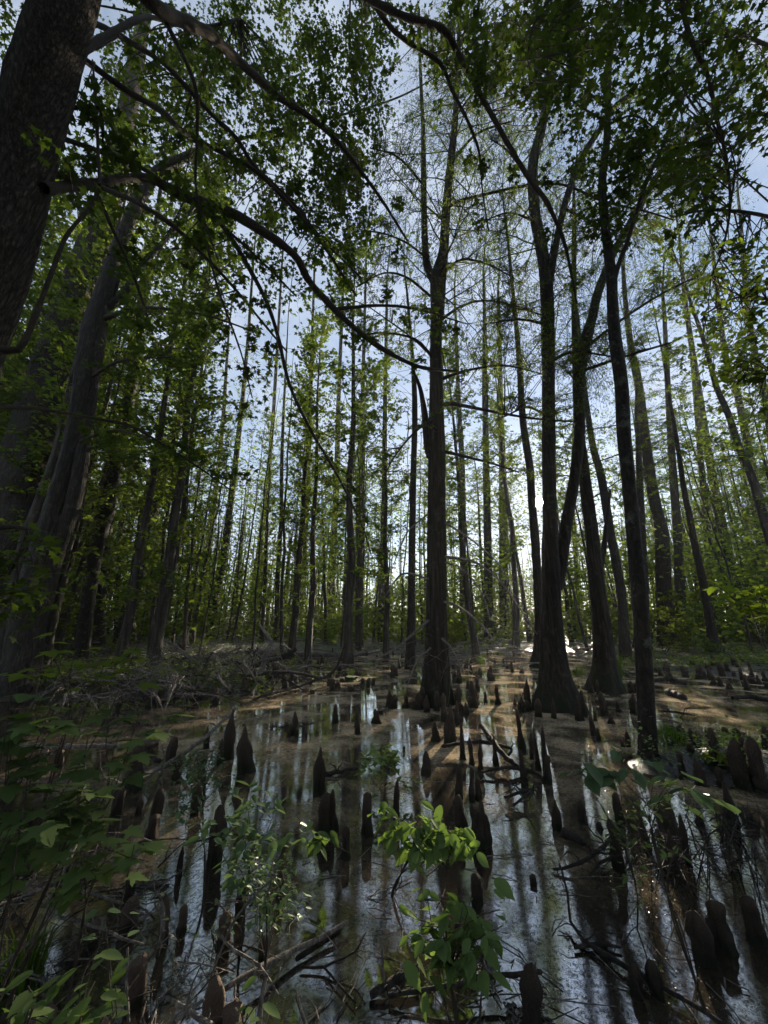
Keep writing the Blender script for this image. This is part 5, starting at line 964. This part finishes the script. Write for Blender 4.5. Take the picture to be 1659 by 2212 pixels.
# ============================================================ litter and flotsam
lm_ = litter_mat()
def scatter(name, n, poly, size, zoff, onwater, label, seed, tm):
    r = np.random.RandomState(seed); x0, x1 = min(p[0] for p in poly), max(p[0] for p in poly); y0, y1 = min(p[1] for p in poly), max(p[1] for p in poly)
    px = x0+(x1-x0)*r.rand(n); py = y0+(y1-y0)*r.rand(n); m = inpoly(px, py, poly); px = px[m]; py = py[m]
    x = (px-829.5)/F; y = (1106-py)/F; ry = cp-y*sp; rz = sp+y*cp; k = -CH/rz; X = x*k; Yw = ry*k; Z = hgt(X, Yw)
    mk = (Z < -.01) if onwater else (Z > .0); X = X[mk]; Yw = Yw[mk]; Z = Z[mk]
    if onwater:
        q = vnoise(X*1.3, Yw*1.3)+vnoise(X*4, Yw*4)*.6 > -.02+.25*(r.rand(len(X))-.5); X = X[q]; Yw = Yw[q]; Z = np.zeros(len(X))
    P = np.stack([X, Yw, Z+zoff], -1); mb = MB(); D = np.hypot(X, Yw)
    leaf_faces(mb, P, size*(.6+D*.06), tm, .10 if onwater else .5, 0, curl=.05)
    tag(link(name, mb.mesh(name, False), lm_), label, None, kind='stuff')
allp = [(-200, 1390), (1850, 1390), (1850, 2400), (-200, 2400)]
scatter('floating_debris', 15000, allp, .011, .004, True, 'tiny bud scales and flecks floating on the pool', 5, PENT)
scatter('leaf_litter', 30000, allp, .042, .01, False, 'wet fallen leaves and bark bits covering the mud', 6, OVAL)
def cover(name, n, zone, label, seed, size, mat):
    r = np.random.RandomState(seed); P = []
    while len(P) < n:
        px, py = zone[0]+(zone[1]-zone[0])*r.rand(), zone[2]+(zone[3]-zone[2])*r.rand()**.7; g = gnd(px, py); z = gz(g[0], g[1])
        if z < -.03: continue
        q = r.randint(5, 22); s_ = .1+.25*r.rand(); P += list(np.array([g[0], g[1], max(z, 0)+s_*.6])+r.randn(q, 3)*[s_, s_, s_*.5])
    P = np.array(P); P = P[P[:, 2] > .02]; mb = MB(); leaf_faces(mb, P, size, PENT, .7, .1); tag(link(name, mb.mesh(name, False), M[mat]), label, None, kind='stuff')
cover('ground_cover', 17000, (-250, 900, 1378, 1500), 'low seedlings and weeds on the dark left bank', 3, .10, 'farleaf'); cover('ground_cover', 9000, (950, 1800, 1380, 1450), 'low seedlings along the far right shore', 4, .11, 'farleaf'); cover('ground_cover', 900, (1400, 1750, 1585, 1680), 'low seedlings on the muddy bar at right', 5, .05, 'sap')
r7 = np.random.RandomState(31); mb = MB()
for i in range(1500):
    px, py = r7.rand()*1659, 1395+r7.rand()**1.3*850; g = gnd(px, py); z = gz(g[0], g[1])
    if z < -.02 and r7.rand() < .8: continue
    a = r7.rand()*6.28; l = .1+.35*r7.rand(); d = np.array([math.cos(a), math.sin(a), .1*r7.randn()])*l
    p = np.array([g[0], g[1], max(z, 0)+.012]); tube(mb, np.array([p, p+d*.5+r7.randn(3)*.012, p+d]), [.004, .0035, .002], 4, cap=False)
tag(link('twig_litter', mb.mesh('twig_litter'), M['dead']), 'small broken twigs strewn over mud and shallows', None, kind='stuff')
# ============================================================ light, sky, air, camera
w = bpy.data.worlds.new('World'); S.world = w; w.use_nodes = True; nt = w.node_tree; nt.nodes.clear()
sky = nt.nodes.new('ShaderNodeTexSky'); sky.sky_type = 'NISHITA'; sky.sun_disc = False; sky.sun_elevation = SUN_EL; sky.sun_rotation = SUN_AZ
sky.air_density = 1.; sky.dust_density = .14; sky.ozone_density = 1.5
bg = nt.nodes.new('ShaderNodeBackground'); bg.inputs[1].default_value = .075; wo = nt.nodes.new('ShaderNodeOutputWorld')
tc = nt.nodes.new('ShaderNodeTexCoord'); cn = nt.nodes.new('ShaderNodeTexNoise'); cn.inputs['Scale'].default_value = 3.2; cn.inputs['Detail'].default_value = 6; cn.inputs['Roughness'].default_value = .6
cr_ = ramp(nt, [(.38, (.3, .3, .3)), (.64, (.85, .85, .85))]); cm = nt.nodes.new('ShaderNodeMix'); cm.data_type = 'RGBA'; cm.inputs[7].default_value = (3.9, 4.35, 5.1, 1)
nt.links.new(tc.outputs['Generated'], cn.inputs['Vector']); nt.links.new(cn.outputs[0], cr_.inputs[0]); nt.links.new(cr_.outputs[0], cm.inputs[0]); nt.links.new(sky.outputs[0], cm.inputs[6]); nt.links.new(cm.outputs[2], bg.inputs[0]); nt.links.new(bg.outputs[0], wo.inputs[0])
sl = bpy.data.lights.new('sun', 'SUN'); sl.energy = 5.; sl.angle = math.radians(.5); sl.color = (1, .86, .66)
so = bpy.data.objects.new('sun', sl); COL.objects.link(so); so.rotation_euler = (PI/2-LAMP_EL, 0, PI-SUN_AZ)
sm = MB(); a_ = np.linspace(0, PI, 17)[1:-1]
tube(sm, np.stack([np.zeros(17), np.zeros(17), -34*np.cos(np.linspace(0, PI, 17))], -1), 34*np.sin(np.linspace(0, PI, 17))+.01, 24)
m_, nt_, N_, L_ = newmat('sun surface'); e_ = N_('ShaderNodeEmission', i_Strength=120.); e_.inputs[0].default_value = (1, .85, .6, 1); o_ = N_('ShaderNodeOutputMaterial'); L_(e_.outputs[0], o_.inputs[0])
tag(link('sun_in_sky', sm.mesh('sun_in_sky'), m_, None, SUND*3200), 'low sun showing between two trunks', None, kind='structure')
hz = MB(); X0, X1, Y0, Y1, Z0, Z1 = -1300., 1300., -700., 1300., -3., 36.
hz.add([(X0, Y0, Z0), (X1, Y0, Z0), (X1, Y1, Z0), (X0, Y1, Z0), (X0, Y0, Z1), (X1, Y0, Z1), (X1, Y1, Z1), (X0, Y1, Z1)], [(3, 2, 1, 0), (4, 5, 6, 7), (0, 1, 5, 4), (1, 2, 6, 5), (2, 3, 7, 6), (3, 0, 4, 7)])
hm = bpy.data.materials.new('forest air'); hm.use_nodes = True; hn = hm.node_tree; hn.nodes.clear(); pv = hn.nodes.new('ShaderNodeVolumePrincipled'); pv.inputs['Color'].default_value = (.9, .95, 1, 1); pv.inputs['Density'].default_value = .00035; pv.inputs['Anisotropy'].default_value = .45
ho = hn.nodes.new('ShaderNodeOutputMaterial'); hn.links.new(pv.outputs[0], ho.inputs['Volume'])
tag(link('haze', hz.mesh('haze', False), hm), 'thin damp evening air of the wood', None, kind='stuff')
cd = bpy.data.cameras.new('camera'); cam = bpy.data.objects.new('camera', cd); COL.objects.link(cam)
cam.location = (0, 0, CH); cam.rotation_euler = (PI/2+PITCH, 0, 0); cd.sensor_fit = 'VERTICAL'; cd.sensor_height = 36; cd.lens = 36*F/2212; cd.clip_end = 4000; cd.clip_start = .02
S.camera = cam
S.view_settings.view_transform = 'Standard'; S.view_settings.look = 'None'; S.view_settings.gamma = 1; S.view_settings.exposure = 1.4
S.cycles.use_light_tree = False; S.cycles.debug_use_spatial_splits = True
S.cycles.max_bounces = 4; S.cycles.diffuse_bounces = 2; S.cycles.glossy_bounces = 3; S.cycles.transmission_bounces = 4
